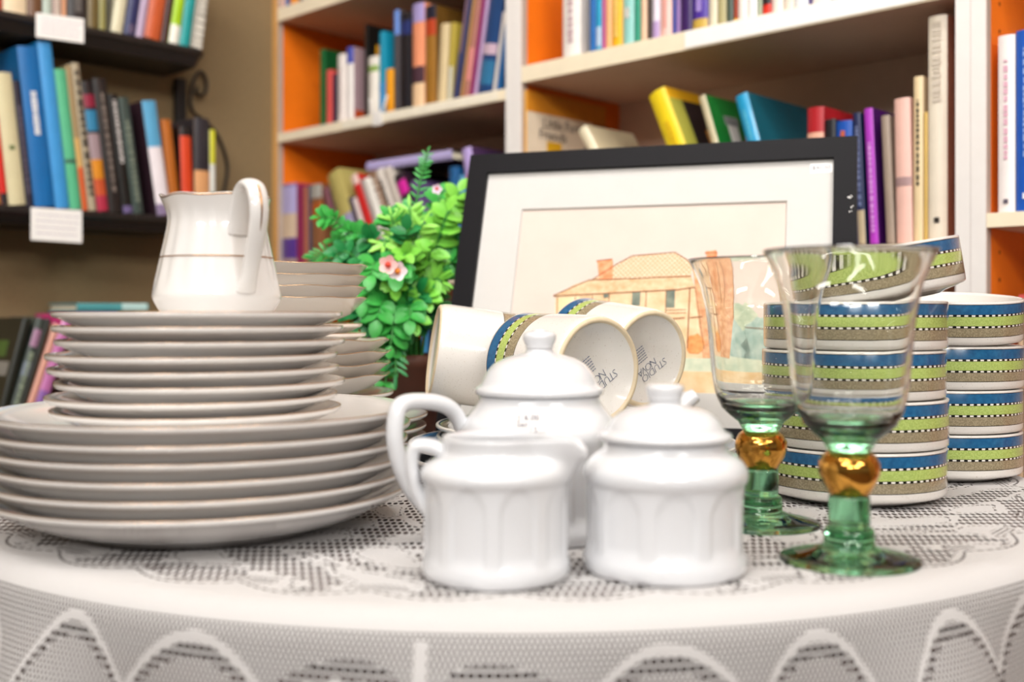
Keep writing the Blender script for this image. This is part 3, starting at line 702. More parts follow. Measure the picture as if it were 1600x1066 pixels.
# bowls and saucers behind
BX = at(440, 1.03)
d2 = dup(dp); zb = Z0
stack(d2, 3, BX, Z0, .0104, ['white dinner plate lowest under the cereal bowls', 'white dinner plate second under the cereal bowls', 'white dinner plate topmost below the back saucers'], 'plate', 'white dinner plates under the back bowls')
sa = plate(.105, .018, .0100, .058, china, 'saucer'); ring('gold_rim', .1048, .0177, .0008, palegold, sa, .0003)
zb += 3*.0104
stack(sa, 3, BX, zb, .0100, ['white saucer lowest under the cereal bowls', 'white saucer second under the cereal bowls', 'white saucer topmost, edge showing beneath the cereal bowls'], 'saucer', 'white saucers under the back bowls')
zb += 3*.0100
def cbowl(r, h, foot, m, pitch, wav):
    o = empty('cereal_bowl')
    pr = [(0, .003), (foot-.005, .003), (foot-.004, 0), (foot, 0), (foot+.003, .003), (foot+(r-foot)*.62, h*.45), (r-.001, h-.001), (r, h-.0003), (r-.0008, h), (r-.0028, h-.0006),
          (foot+(r-foot)*.62-.002, h*.45+.0026), (foot+.003, .0063), (foot, .0058), (0, .0058)]
    mod = lambda a, z, t: (a, z+wav*math.cos(10*t)*sm(z, h*.5, h))
    obj('bowl_body', lathe(pr, 100, mod), m, o)
    bm = lathe([(r-.001, h-.0006), (r+.00015, h-.0004), (r-.0004, h+.0002), (r-.0012, h+.0001), (r-.001, h-.0006)], 100, mod); obj('gold_rim', bm, palegold, o)
    return o
cb = cbowl(.102, .0245, .055, ivory, .0105, .0009)
stack(cb, 4, BX, zb+.0002, .0108, ['wide white cereal bowl lowest behind the side plates', 'wide white cereal bowl second from the bottom', 'wide white cereal bowl third from the bottom', 'wide white cereal bowl topmost, open beside the green plant'], 'bowl', 'wide white bowls at the back left', .002, 8)
zb += 3*.0108+.0061
ss = plate(.0775, .016, .0085, .045, ivory, 'small_saucer'); ring('gold_rim', .0773, .0157, .0008, palegold, ss, .0003)
stack(ss, 3, BX, zb, .0088, ['small white saucer lowest inside the wide bowl', 'small white saucer second inside the wide bowl', 'small white saucer topmost under the soup bowls'], 'saucer', 'small white saucers between the back bowls', .002, 5)
zb += 3*.0088
cb2 = cbowl(.0805, .0285, .038, ivory, .0105, .0004); cb2.name = 'soup_bowl'
zb = max(zb, HC-(466-HOR)*1.03/F-.0285)
stack(cb2, 4, BX, zb+.0003, .0102, ['white soup bowl lowest of four behind the pitcher', 'white soup bowl second of four behind the pitcher', 'white soup bowl third of four behind the pitcher', 'white soup bowl topmost of four behind the pitcher'], 'bowl', 'white soup bowls behind the pitcher', .0012, 6)

# ---- white tea set
def arches(n, z0, z1, depth, ph=0):
    def f(z, th):
        a = ((th+ph)*n/(2*PI)) % 1*2-1
        top = z1-.010*(abs(a)/.7)**2.2 if abs(a) < .7 else z0
        inside = (1-sm(abs(a), .66, .76))*sm(z, z0, z0+.003)*(1-sm(z, top-.0018, top+.0008))
        return -depth*inside
    return f
# creamer
cc = at(775, .593); cr = empty('creamer', (cc.x, cc.y, Z0))
af = arches(9, .012, .052, .0011, .2)
outp = [(0, .003), (.034, .003), (.0352, 0), (.0375, 0), (.0400, .0022), (.0406, .006), (.0400, .0095), (.0394, .011), (.0393, .014)]+[(.0393, .014+.0026*k) for k in range(1, 15)]+[(.0394, .0512), (.0402, .0522), (.0410, .0540), (.0412, .0562), (.0405, .0585), (.0380, .0612), (.0340, .0634), (.0305, .0652), (.0290, .0672), (.0287, .070), (.0291, .0735), (.0294, .0750), (.0286, .0758)]
inp = [(.0272, .0748), (.0270, .071), (.0295, .067), (.035, .061), (.0368, .055), (.0368, .02), (.034, .008), (0, .006)]
SPT = -.30
def cmod(r, z, th):
    d = math.atan2(math.sin(th-SPT), math.cos(th-SPT))
    q = sm(z, .036, .074)
    sp = math.exp(-abs(d/.40)**2.4)*q
    tip = math.exp(-(d/.13)**2)*sm(z, .05, .074)
    if r < .005: return r, z
    flute = af(z, th)*(1-min(1, sp*4)) if r > .0385 else 0
    base = r+flute
    tgt = .0415 if r > .0285 or z < .06 else .0395
    outr = (.0393+.0052*q) if z > .036 else r
    if r in INR: outr -= .0028
    return base+(max(outr, base)-base)*min(1, sp*1.15)+.0065*tip, z-.0065*tip*sm(z, .062, .075)
INR = {p[0] for p in inp[:5]}
obj('creamer_body', lathe(outp+inp, 216, cmod), cool, cr)
hpx = [(697, 712), (680, 699), (655, 696), (645, 706), (643, 728), (649, 760), (660, 785), (674, 806)]
pts = cat([at(x, .593, y)-Vector((cc.x, cc.y, Z0)) for x, y in hpx], 8)
obj('handle', sweep(pts, lambda t: .0042-.0008*t, lambda t: .0062-.001*t, (0, 1, 0), 18), cool, cr)
tag(cr, 'small white creamer with open spout in front of the teapot', 'creamer')
# sugar bowl
sg = at(1039, .608); so = empty('sugar_bowl', (sg.x, sg.y, Z0)); af2 = arches(9, .013, .048, .0012, .52)
outp = [(0, .003), (.040, .003), (.041, 0), (.0435, 0), (.0452, .0025), (.0456, .006), (.0450, .0095), (.0440, .0115), (.0437, .0135)]+[(.0437, .0135+.0026*k) for k in range(1, 14)]+[(.0439, .0482), (.0448, .0494), (.0457, .0514), (.0459, .0540), (.0452, .0570), (.0428, .0605), (.039, .0637), (.0358, .0658), (.0340, .068), (.0336, .0715)]
inp = [(.032, .0715), (.033, .068), (.040, .06), (.0415, .05), (.0412, .02), (.036, .008), (0, .006)]
obj('bowl_body', lathe(outp+inp, 216, lambda r, z, th: (r+(af2(z, th) if r > .0432 else 0), z)), cool, so)
lidp = [(.0, .0715+.0042), (.0335, .0718), (.0362, .0722), (.0372, .0738), (.0366, .0755), (.0345, .0765), (.0330, .0775), (.0322, .0795), (.0295, .0835), (.0255, .0868), (.0195, .0892), (.012, .0905), (.0092, .0918), (.0088, .0935)]
lid = obj('lid', lathe(lidp+[(0, .0936)], 96), cool, so)
obj('knob', lathe([(0, .0937), (.0088, .0937), (.0094, .0960), (.0104, .0985), (.0106, .1005), (.0098, .1022), (.007, .1031), (0, .1034)], 64, smoothn=3), cool, lid)
tag(so, 'white lidded sugar bowl with arched panels, right of the creamer', 'sugar bowl')
# teapot
tpp = at(843, .705); te = empty('teapot', (tpp.x, tpp.y, Z0)); af3 = arches(10, .014, .056, .0012)
outp = [(0, .003), (.046, .003), (.0475, 0), (.0502, 0), (.0518, .003), (.0518, .007), (.050, .0105), (.0485, .0135)]+[(.0485, .0135+.003*k) for k in range(1, 14)]+[(.0487, .0585), (.0496, .0605), (.0508, .0630), (.0512, .066), (.0503, .070), (.0480, .074), (.0450, .0785), (.0415, .083), (.0392, .0865), (.0390, .0895)]
inp = [(.036, .0895), (.037, .085), (.046, .07), (.046, .02), (.04, .008), (0, .006)]
obj('teapot_body', lathe(outp+inp, 200, lambda r, z, th: (r+(af3(z, th) if r > .0483 else 0), z)), cool, te)
lidp = [(0, .0898), (.0385, .0898), (.0412, .0905), (.0418, .0925), (.0412, .0945), (.0392, .0957), (.0378, .0970), (.0368, .0995), (.034, .105), (.0295, .1098), (.0225, .1137), (.0145, .1158), (.0095, .1168), (.0085, .119), (.0084, .1195), (0, .1196)]
lid = obj('lid', lathe(lidp, 96), cool, te)
obj('knob', lathe([(0, .1197), (.0083, .1197), (.0088, .1215), (.0102, .1245), (.0108, .127), (.0102, .1292), (.008, .1306), (.005, .1312), (.0035, .1322), (0, .1324)], 64, smoothn=3), cool, lid)
hpx = [(722, 668), (708, 642), (685, 630), (652, 627), (628, 632), (619, 650), (617, 690), (628, 735), (650, 775), (690, 812), (728, 825)]
pts = cat([at(x, .705-.042*max(0, min(1, (722-x)/105)), y)-Vector((tpp.x, tpp.y, Z0)) for x, y in hpx], 8)
obj('handle', sweep(pts, .0052, .0068, (-.4, .9, 0), 18), cool, te)
tip = at(1087, .705, 617)-Vector((tpp.x, tpp.y, Z0))
pts = cat([(.042, 0, .028), (.056, 0, .036), (.068, 0, .052), (.078, 0, .069), (.089, 0, .081), (tip.x, 0, tip.z)], 8)
obj('spout', sweep(pts, lambda t: .015*(1-t)+.0045, lambda t: .013*(1-t)+.0065, (0, 1, 0), 20), cool, te)
# sticker hugging the shoulder
bm = bmesh.new(); grid = []
for j in range(5):
    zz = .0675+.0105*j/4; rr_ = .0508-(zz-.066)/(.0785-.066)*.0058+.0006
    grid.append([bm.verts.new((rr_*math.sin(-.36+.42*i/8-.02), -rr_*math.cos(-.36+.42*i/8-.02), zz+.004)) for i in range(9)])
for v_ in bm.verts: pass
for j in range(4):
    for i in range(8): bm.faces.new((grid[j][i], grid[j][i+1], grid[j+1][i+1], grid[j+1][i])).smooth = True
st = obj('price_sticker', bm, lab, te)
inkb = mat('sticker_ink', '#6f6878', .6, vary=0)
for s_, zz, ang in (('1 6.00', .0795, -.17), ('Set', .0755, -.24), ('15', .0725, -.1)):
    rr_ = .0508-(zz-.07)/(.0125)*.0058+.0009; n_ = Vector((math.sin(ang), -math.cos(ang), 0)); t_ = Vector((math.cos(ang), math.sin(ang), 0))
    upv = (Vector((0, 0, 1))*.9-n_*.43).normalized(); nn = t_.cross(upv)
    text('price_writing', s_, .0056, inkb, st, frame(n_*(rr_+.0004)+Vector((0, 0, zz)), t_, upv, nn))
tag(te, 'white lidded teapot with price sticker behind the creamer', 'teapot')

# ---- striped stoneware
speck = None
def striped(name, mode, edges, rough=.18):
    """bands measured down from the rim along z (mode z) or inward along the radius (mode r)"""
    m, nt, p = new_mat(name); x, y, z, vec = coords()
    ang = xat(y, x); R = xsq(x*x+y*y)
    top, b0, b1, b2, b3, b4, b5, nd = edges
    s = (top-z) if mode == 'z' else (top-R)
    n1 = noise(900, 2, vec); n2 = noise(260, 2, vec)
    base = mixc((n1 > .68), '#e4dfd9', '#c9c0b5')
    blue = mixc(n2, '#0e4272', '#27709c'); green = mixc((n1 > .5)*.55, '#b6c872', '#8fa64e'); brown = mixc((n1 > .48)*.6, '#a5987c', '#7a6e56')
    c = mixc(band(s, b0, b1), base, blue); c = mixc(band(s, b2, b3), c, green); c = mixc(band(s, b4, b5), c, brown)
    chk = xfr(ang*(nd/(2*PI))) > .5
    dash = mixc(chk, '#f4efe6', '#15130f')
    for lo, hi in ((b1, b2), (b3, b4)):
        t = (hi-lo)
        c = mixc(band(s, lo, hi), c, '#1c1a16'); c = mixc(band(s, lo+t*.18, hi-t*.18), c, dash)
    for e in (b0, b5): c = mixc(band(s, e-.0003, e+.0003), c, '#1a1814')
    nt.links.new(c, p.inputs['Base Color']); p.inputs['Roughness'].default_value = rough; p.inputs['Coat Weight'].default_value = .5; p.inputs['Coat Roughness'].default_value = .06
    return m
m, nt, p = new_mat('speckled_stoneware'); n1 = noise(700, 2); nt.links.new(mixc((n1 > .7), '#e2ddd7', '#cbc1b6'), p.inputs['Base Color'])
p.inputs['Roughness'].default_value = .2; p.inputs['Coat Weight'].default_value = .5; stone = m
ringm = mat('unglazed_clay', '#d9c7a8', .7, vary=.06, scale=200)
BR, BH, BP = .0687, .0412, .0360
bst = striped('striped_bowl_glaze', 'z', (BH, .0022, .0102, .0122, .0196, .0216, .0290, 72))
sbw = empty('striped_bowl')
bp = [(0, .0025), (.046, .0025), (.047, 0), (.0505, 0), (.053, .0014), (.0600, .0034), (.0636, .0043), (.0640, .0048), (.0672, .0054), (.0685, .0066), (.0687, .0085), (.0687, .0400), (.0683, .0410), (.0670, .0412), (.0656, .0406), (.0651, .039), (.0649, .014), (.061, .0085), (.05, .0062), (0, .0058)]
obj('bowl_body', lathe(bp, 110, segmat=lambda r0, z0, r1, z1, i: 1 if i >= 14 or i < 5 else 0), [bst, stone], sbw)
FB = at(1333, .85); RB = at(1466, .968)
P4 = ['lowest', 'second from bottom', 'third from bottom', 'fourth from bottom']
for i in range(4):
    o = sbw if i == 0 else dup(sbw); o.location = (FB.x+(0, .0012, -.0008, .0006)[i], FB.y, Z0+(BP+.0008)*i); o.rotation_euler.z = i*1.3
    tag(o, f'blue green and brown striped bowl, {P4[i]} behind the goblets', 'bowl', 'striped bowls stacked behind the goblets')
o = dup(sbw); tl = 9.3*PI/180
rc = at(1487, .85, 380)-Vector((.0678, 0, .0113)); axu = Vector((-math.sin(tl), 0, math.cos(tl)))
o.location = rc-axu*BH+Vector((0, 0, .006)); o.rotation_euler = (0, -tl, 0)
tag(o, 'tilted striped bowl resting on top of the stack behind the goblets', 'bowl', 'striped bowls stacked behind the goblets')
for i in range(4):
    o = dup(sbw); o.location = (RB.x+(0, 0, .001, -.001)[i], RB.y, Z0+(BP+.0008)*i); o.rotation_euler.z = i*.9+.4
    if i == 3: o.rotation_euler = (5*PI/180, 0, 0); o.location.z += .006; o.location.y -= .002
    tag(o, ['striped bowl lowest of the stack at the right table edge', 'striped bowl second up at the right table edge', 'striped bowl third up at the right table edge', 'striped bowl topmost and open at the right table edge'][i], 'bowl', 'striped bowls stacked at the right table edge')
# striped plates under the mugs
MP = at(896, .95)
pst = striped('striped_plate_glaze', 'r', (.1430, .003, .0165, .0185, .029, .031, .042, 150)); pst2 = striped('striped_side_plate_glaze', 'r', (.116, .003, .004, .0042, .005, .0052, .0102, 120))
def splate(r, h, pitch, foot, mt, name):
    o = plate(r, h, pitch, foot, mt, name); return o
q1 = splate(.1430, .0215, .0107, .09, pst, 'striped_dinner_plate')
stack(q1, 2, MP, Z0, .0107, ['striped dinner plate lowest beneath the lying mugs', 'blue rimmed striped dinner plate beneath the lying mugs'], 'plate', 'striped dinner plates under the mugs')
q2 = splate(.1160, .0165, .0096, .075, pst2, 'striped_side_plate')
MQ = at(890, .95)
stack(q2, 2, MQ, Z0+2*.0107, .0096, ['grey striped side plate lower of two beneath the lying mugs', 'grey striped side plate topmost beneath the lying mugs'], 'plate', 'striped side plates under the mugs')
# mugs
MR, ML = .0445, .096
mst = striped('striped_mug_glaze', 'z', (ML, .0025, .0135, .0155, .025, .027, .0385, 46))
mg = empty('mug')
mp_ = [(0, .0022), (.0385, .0022), (.0392, 0), (.0415, 0), (.0430, .0015), (.0440, .005), (.0445, .010), (.0445, ML-.003), (.0447, ML-.001), (.0438, ML), (.0422, ML-.0008), (.0412, ML-.004), (.0408, .012), (.038, .006), (0, .0055)]
obj('mug_body', lathe(mp_, 100, segmat=lambda r0, z0, r1, z1, i: (2 if 1 <= i <= 3 else 1 if (i < 1 or i >= 9) else 0)), [mst, stone, ringm], mg)
pts = cat([(.043, 0, .022), (.058, 0, .021), (.071, 0, .030), (.0755, 0, .046), (.072, 0, .062), (.060, 0, .072), (.043, 0, .073)], 7)
obj('handle', sweep(pts, .0048, .0075, (0, 1, 0), 14), stone, mg)
tx = mat('grey_blue_stamp', '#4a5878', .5, vary=0)
def stamp(o, rot):
    B = Matrix.Rotation(rot, 4, 'Z') @ frame((0, 0, .0019), (1, 0, 0), (0, -1, 0), (0, 0, -1))
    text('base_stamp', 'STUDIO', .0098, tx, o, B @ Matrix.Translation((.000, .0115, 0)), ext=.00005, spacing=.85, off=-.00022)
    text('base_stamp', 'NOVA', .0098, tx, o, B @ Matrix.Translation((.006, .0045, 0)), ext=.00005, spacing=.7, off=-.00022)
    bm = bmesh.new(); rnd = random.Random(3)
    for k in range(6):
        x = .001
        while x < .016:
            l = rnd.uniform(.001, .0028); box(bm, (x, -.0035-.0024*k, -.00005), (x+l, -.0029-.0024*k, .00005)); x += l+.0006
    e = obj('small_print', bm, tx, o); e.matrix_local = B
def put_mug(o, base, axis, roll, label):
    axis = Vector(axis).normalized(); xx = Vector((0, 0, 1)).cross(axis).normalized(); yy = axis.cross(xx)
    o.matrix_world = frame(base, xx, yy, axis) @ Matrix.Rotation(roll, 4, 'Z'); tag(o, label, 'mug', 'striped mugs lying on the plates')
ZM = Z0+2*.0107+2*.0096                             # top of the well they lie over
m3 = mg; m4 = dup(mg); m1 = dup(mg)
b3 = at(937, .865, 580); b4 = at(1017, .9475, 562); b1 = at(676, .985, 549)
put_mug(m3, b3, (-.59, .81, .02), -.32, 'striped mug lying with stamped base toward the teapot knob')
put_mug(m4, b4, (-.57, .82, .11), 3.70, 'striped mug lying farthest right, stamped base beside the goblet')
put_mug(m1, b1, (.975, .15, -.14), -.3, 'white sided mug lying leftmost with its mouth to the right')
stamp(m3, -.59+.32); stamp(m4, -.59-3.70)

# ------------------------------------------------------------------ goblets
def glass(name, col, rough=.0, dens=None):
    m, nt, p = new_mat(name); p.inputs['Base Color'].default_value = (*lin(col), 1); p.inputs['Transmission Weight'].default_value = 1
    p.inputs['IOR'].default_value = 1.45; p.inputs['Roughness'].default_value = rough
    nz = noise(60, 1); b = nt.nodes.new('ShaderNodeBump'); b.inputs['Strength'].default_value = .05; b.inputs['Distance'].default_value = .002
    nt.links.new(nz.v, b.inputs['Height']); nt.links.new(b.outputs[0], p.inputs['Normal'])
    if dens:
        va = nt.nodes.new('ShaderNodeVolumeAbsorption'); va.inputs[0].default_value = (*lin(dens[0]), 1); va.inputs[1].default_value = dens[1]
        nt.links.new(va.outputs[0], nt.nodes['Material Output'].inputs['Volume'])
    return m
clear = glass('clear_glass', '#fcfdfb'); greeng = glass('green_glass', '#98e0b2', .02)
goldk = mat('gold_leaf_knop', '#dca048', .12, 1, vary=.12, scale=60, bump=.25)
k = 1700/.6265
go = empty('goblet')
base = [(0, .0012), (.030, .0006), (.0392, .0), (.0396, .001), (.0385, .0022), (.030, .0040), (.020, .0065), (.0142, .009), (.0142, .016), (.0135, .0185), (.0120, .0195), (0, .0197)]
obj('foot', lathe([(r, z) for r, z in base], 64), greeng, go)
obj('stem', lathe([(0, .0199), (.0116, .0199), (.0118, .022), (.0116, .036), (.0112, .0375), (0, .0376)], 48), greeng, go)
kn = [(0, .0378), (.0112, .0378), (.0122, .040), (.0155, .0455), (.0174, .051), (.0172, .056), (.0150, .0605), (.0120, .063), (0, .0631)]
obj('gold_knop', lathe(kn, 64, lambda r, z, t: (r*(1+.005*math.sin(3*t)), z)), goldk, go)
cup = [(0, .0632), (.0125, .0632), (.0135, .066), (.0145, .069)]
obj('cup_base', lathe([(0, .0633), (.0122, .0633), (.0135, .066), (.0155, .0695), (.0205, .0733), (.0247, .0772), (.0247, .0773), (0, .0760)], 48), greeng, go)
bow = [(0, .0762), (.0120, .0766), (.0247, .0775), (.0268, .080), (.0300, .087), (.0322, .097), (.0338, .112), (.0352, .128), (.0370, .144), (.0405, .160), (.0450, .171), (.0486, .178), (.0490, .1786),
       (.0484, .1790), (.0440, .1718), (.0394, .1606), (.0359, .1442), (.0340, .128), (.0326, .112), (.0310, .097), (.0288, .0885), (.0256, .0832), (.020, .0803), (.010, .0790), (0, .0786)]
obj('bowl', lathe(bow, 96, smoothn=2), clear, go)
G1 = at(1327, .628); G2 = at(1189, .737)
go.location = (G1.x, G1.y, Z0)
tag(go, 'clear glass goblet with green foot and gold knop, front of the pair', 'goblet', 'clear goblets with green stems')
g2 = dup(go); g2.location = (G2.x, G2.y, Z0); g2.rotation_euler.z = 1.1
tag(g2, 'clear glass goblet with green foot partly behind the sugar bowl', 'goblet', 'clear goblets with green stems')

# ------------------------------------------------------------------ framed watercolour
psi, lean = .3250736, .33283497
PW_, PH_ = .433, .3411; BL = Vector((-.0850, 1.17, Z0))
ur = Vector((math.cos(psi), -math.sin(psi), 0)); un = Vector((-math.sin(psi), -math.cos(psi), 0))
uu = Vector((math.sin(psi)*math.sin(lean), math.cos(psi)*math.sin(lean), math.cos(lean))); nf = ur.cross(uu)     # nf faces the camera
BL = BL+uu*.0062; FM = frame(BL+Vector((0, 0, .0005)), ur, uu, nf)
pf = empty('framed_picture'); pf.matrix_world = FM
FMi = FM.inverted()
def onp(px, py, off=-.006):                         # picture-plane position that the lens sees at px, py
    o_ = FMi @ Vector((0, 0, HC)); d_ = FMi.to_3x3() @ Vector(((px-800)/F, 1, -(py-HOR)/F))
    t = (off-o_.z)/d_.z; q = o_+d_*t; return q
blk = mat('charcoal_frame_wood', '#0d0b10', .5, vary=.1, scale=60, spec=.15)
fw, fd = .0235, .018
for nm, a_, b_ in (('x', 0, 1), ('x', PH_-fw, 1), ('y', 0, 0), ('y', PW_-fw, 0)):
    bm = bmesh.new()
    def pv(*c): return bm.verts.new(c)
    if b_:   # horizontal rail with mitred ends
        o0 = a_; inn_ = fw if a_ == 0 else 0; outy = 0 if a_ == 0 else PH_; iny = fw if a_ == 0 else PH_-fw
        co = [(0, outy), (PW_, outy), (PW_-fw, iny), (fw, iny)]
    else:
        outx = 0 if a_ == 0 else PW_; inx = fw if a_ == 0 else PW_-fw
        co = [(outx, 0), (outx, PH_), (inx, PH_-fw), (inx, fw)]
    lo_ = [pv(x, y, -fd) for x, y in co]; hi_ = [pv(x, y, 0) for x, y in co]
    bm.faces.new(hi_); bm.faces.new(lo_[::-1])
    for i in range(4): bm.faces.new((lo_[i], lo_[(i+1) % 4], hi_[(i+1) % 4], hi_[i]))
    bmesh.ops.recalc_face_normals(bm, faces=bm.faces)
    fr_ = obj('frame_rail', bm, blk, pf)
boxo('backing_board', (fw*.5, fw*.5, -fd+.001), (PW_-fw*.5, PH_-fw*.5, -.012), mat('brown_board', '#6b5540', .8), pf)
matb = mat('off_white_mount', '#d0cdc9', .7, vary=.015); paper = mat('watercolour_paper', '#dccbc0', .75, vary=.03, scale=25)
tlq, trq, blq, brq = onp(815, 327), onp(1230, 313), onp(775, 625), onp(1226, 610)
xl, xr, yt, yb = (tlq.x+blq.x)/2, (trq.x+brq.x)/2, (tlq.y+trq.y)/2, onp(1095, 615).y
xl = tlq.x; xr = trq.x
bm = bmesh.new()
O4 = [bm.verts.new((x, y, -.006)) for x, y in ((fw*.8, fw*.8), (PW_-fw*.8, fw*.8), (PW_-fw*.8, PH_-fw*.8), (fw*.8, PH_-fw*.8))]
I4 = [bm.verts.new((x, y, -.006)) for x, y in ((xl, yb), (xr, yb), (xr, yt), (xl, yt))]
J4 = [bm.verts.new((x, y, -.008)) for x, y in ((xl+.001, yb+.001), (xr-.001, yb+.001), (xr-.001, yt-.001), (xl+.001, yt-.001))]
for i in range(4):
    bm.faces.new((O4[i], O4[(i+1) % 4], I4[(i+1) % 4], I4[i])); bm.faces.new((I4[i], I4[(i+1) % 4], J4[(i+1) % 4], J4[i]))
obj('mount_board', bm, matb, pf)
pa = boxo('painting', (xl-.002, yb-.002, -.0105), (xr+.002, yt+.002, -.0085), paper, pf)
def wash(name, c1, c2, scale=60, contrast=1):
    m, nt, p = new_mat(name); n1 = noise(scale, 4)
    f = xmn(xmx((n1-.5)*2.4*contrast+.5, 0.0), 1.0)
    nt.links.new(mixc(f, c1, c2), p.inputs['Base Color']); p.inputs['Roughness'].default_value = .8; return m
lay = [0]
def paint(name, polys, m, pen=False):
    bm = bmesh.new(); lay[0] += 1; z = -.0085+.00004*lay[0]
    for q in polys:
        vs = []
        for x, y in q:
            c = onp(x, y, -.0084); vs.append(bm.verts.new((min(max(c.x, xl), xr), min(max(c.y, yb), yt), z)))
        bm.faces.new(vs)
    bmesh.ops.recalc_face_normals(bm, faces=bm.faces)
    for f in bm.faces:
        if f.normal.z < 0: f.normal_flip()
    return obj(name, bm, m, pa)
def seg(x0, y0, x1, y1, w=1.2):
    dx, dy = x1-x0, y1-y0; L = math.hypot(dx, dy); nx, ny = -dy/L*w/2, dx/L*w/2
    return [(x0+nx, y0+ny), (x1+nx, y1+ny), (x1-nx, y1-ny), (x0-nx, y0-ny)]
def blob(cx, cy, rx, ry, n=22, j=.2, sd=0):
    rnd = random.Random(sd); return [(cx+rx*math.cos(2*PI*k/n)*(1+rnd.uniform(-j, j)), cy+ry*math.sin(2*PI*k/n)*(1+rnd.uniform(-j, j))) for k in range(n)]
paint('painted_foliage', [blob(1152, 520, 34, 52, 30, .15, 4)], wash('foliage_wash', '#d6d8bd', '#a3b398', 90))
paint('painted_foliage', [blob(1142, 545, 26, 38, 26, .2, 5), blob(1195, 540, 40, 42, 26, .15, 6)], wash('foliage_wash_blue', '#c0ccbf', '#8ba79c', 90))
paint('painted_ground', [[(860, 548), (1080, 552), (1240, 566), (1240, 586), (1070, 588), (850, 570)]], wash('grass_wash', '#dcdcc2', '#b7c4aa', 70))
paint('painted_ground', [[(770, 578), (1060, 580), (1240, 584), (1240, 625), (770, 630)]], wash('earth_wash', '#ecd3ab', '#dcb580', 60))
wallw = wash('ochre_wash', '#f0d5b0', '#e3b588', 80)
paint('painted_wall', [[(905, 461), (1084, 450), (1100, 462), (1100, 560), (905, 556)]], wallw)
paint('painted_wall', [[(868, 466), (906, 462), (906, 552), (866, 545)]], wash('pale_wall_wash', '#f2dcb8', '#efcf9c', 50))
paint('painted_wall', [[(1082, 412), (1140, 424), (1138, 500), (1126, 560), (1098, 560), (1086, 450)]], wash('brick_wash', '#e6b68c', '#c98a5e', 130))
rm, nt, p = new_mat('roof_tile_wash'); brk = nt.nodes.new('ShaderNodeTexBrick'); brk.inputs['Scale'].default_value = 95
brk.inputs['Color1'].default_value = (*lin('#f7e6cc'), 1); brk.inputs['Color2'].default_value = (*lin('#f3dabb'), 1); brk.inputs['Mortar'].default_value = (*lin('#d6a67c'), 1); brk.inputs['Mortar Size'].default_value = .06
nt.links.new(coords()[3], brk.inputs['Vector']); nt.links.new(brk.outputs[0], p.inputs['Base Color']); p.inputs['Roughness'].default_value = .8
paint('painted_roof', [[(924, 438), (958, 416), (964, 413), (988, 400), (1055, 394.5), (1084, 412), (1079, 432)]], rm)
paint('painted_roof', [[(865, 463), (900, 444), (922, 437), (1080, 432), (1086, 449), (1060, 452), (870, 465)]], wash('verandah_wash', '#eed2ac', '#d9ab7e', 150))
paint('painted_chimney', [[(936, 438), (934, 412), (932, 408), (957, 405), (958, 411), (957, 438)]], wash('chimney_wash', '#f3b48a', '#e4834f', 160))
paint('painted_chimney', [[(1104, 418), (1104, 398), (1101, 396), (1103, 393), (1119, 391), (1121, 396), (1119, 412), (1119, 420)]], wash('chimney_wash', '#f0ab7c', '#e07a45', 160))
WW = wash('window_wash', '#8f9684', '#5f6a62', 90)
paint('painted_window', [[(988, 457), (1001, 455), (1000, 478), (987, 478)]], WW)
paint('painted_window', [[(1041, 453), (1055, 452), (1054, 481), (1041, 481)]], WW)
paint('painted_window', [[(943, 459), (951, 458), (951, 465), (943, 466)]], WW)
paint('painted_window', [[(1044, 500), (1054, 500), (1054, 508), (1044, 506)]], WW)
paint('painted_bush', [blob(1086, 538, 14, 16, 20, .12, 2)], wash('bush_wash', '#eaa666', '#d27f42', 140))
pen = mat('sepia_pen', '#8a5530', .8, vary=.1)
L = [seg(871, 465, 870, 545), seg(899, 464, 897, 540), seg(926, 462, 925, 520), seg(952, 459, 951, 490), seg(1010, 456, 1007, 530), seg(1041, 453, 1039, 540), seg(1078, 450, 1074, 545, 1.8),
     seg(865, 463, 1060, 453, 1.6), seg(1060, 453, 1086, 449, 1.6), seg(920, 438, 1080, 432, 1.5), seg(865, 462, 922, 437, 1.2), seg(926, 437, 964, 413), seg(964, 413, 988, 400), seg(988, 400, 1055, 394.5), seg(1055, 394.5, 1086, 414),
     seg(1042, 499, 1070, 497, 1.6), seg(1078, 497, 1098, 495, 1.6), seg(1040, 485, 1072, 484, .9), seg(1042, 490, 1072, 489, .8), seg(1086, 450, 1100, 545, .9), seg(1108, 420, 1112, 470, .9), seg(1122, 424, 1118, 480, .8), seg(868, 540, 905, 536, .8),
     seg(932, 408, 957, 405), seg(1102, 396, 1121, 395), seg(1140, 425, 1138, 500, .9), seg(1160, 514, 1225, 518, 1)]
paint('pen_lines', L, pen)
# price tag on the mount
tg = [onp(1266, 256, -.006), onp(1301, 254, -.006), onp(1301, 269, -.006), onp(1266, 271, -.006)]
bm = bmesh.new(); bm.faces.new([bm.verts.new((q.x, q.y, -.0057)) for q in tg[::-1]]); 
for f in bm.faces:
    if f.normal.z < 0: f.normal_flip()
pt_ = obj('price_tag', bm, mat('tag_paper', '#fbfaf8', .5, vary=0), pf)
cen = (tg[0]+tg[2])/2
text('price_writing', '$40.00', .0068, mat('tag_ink', '#6a6470', .6, vary=0), pt_, Matrix.Translation((cen.x, cen.y, -.0055)))
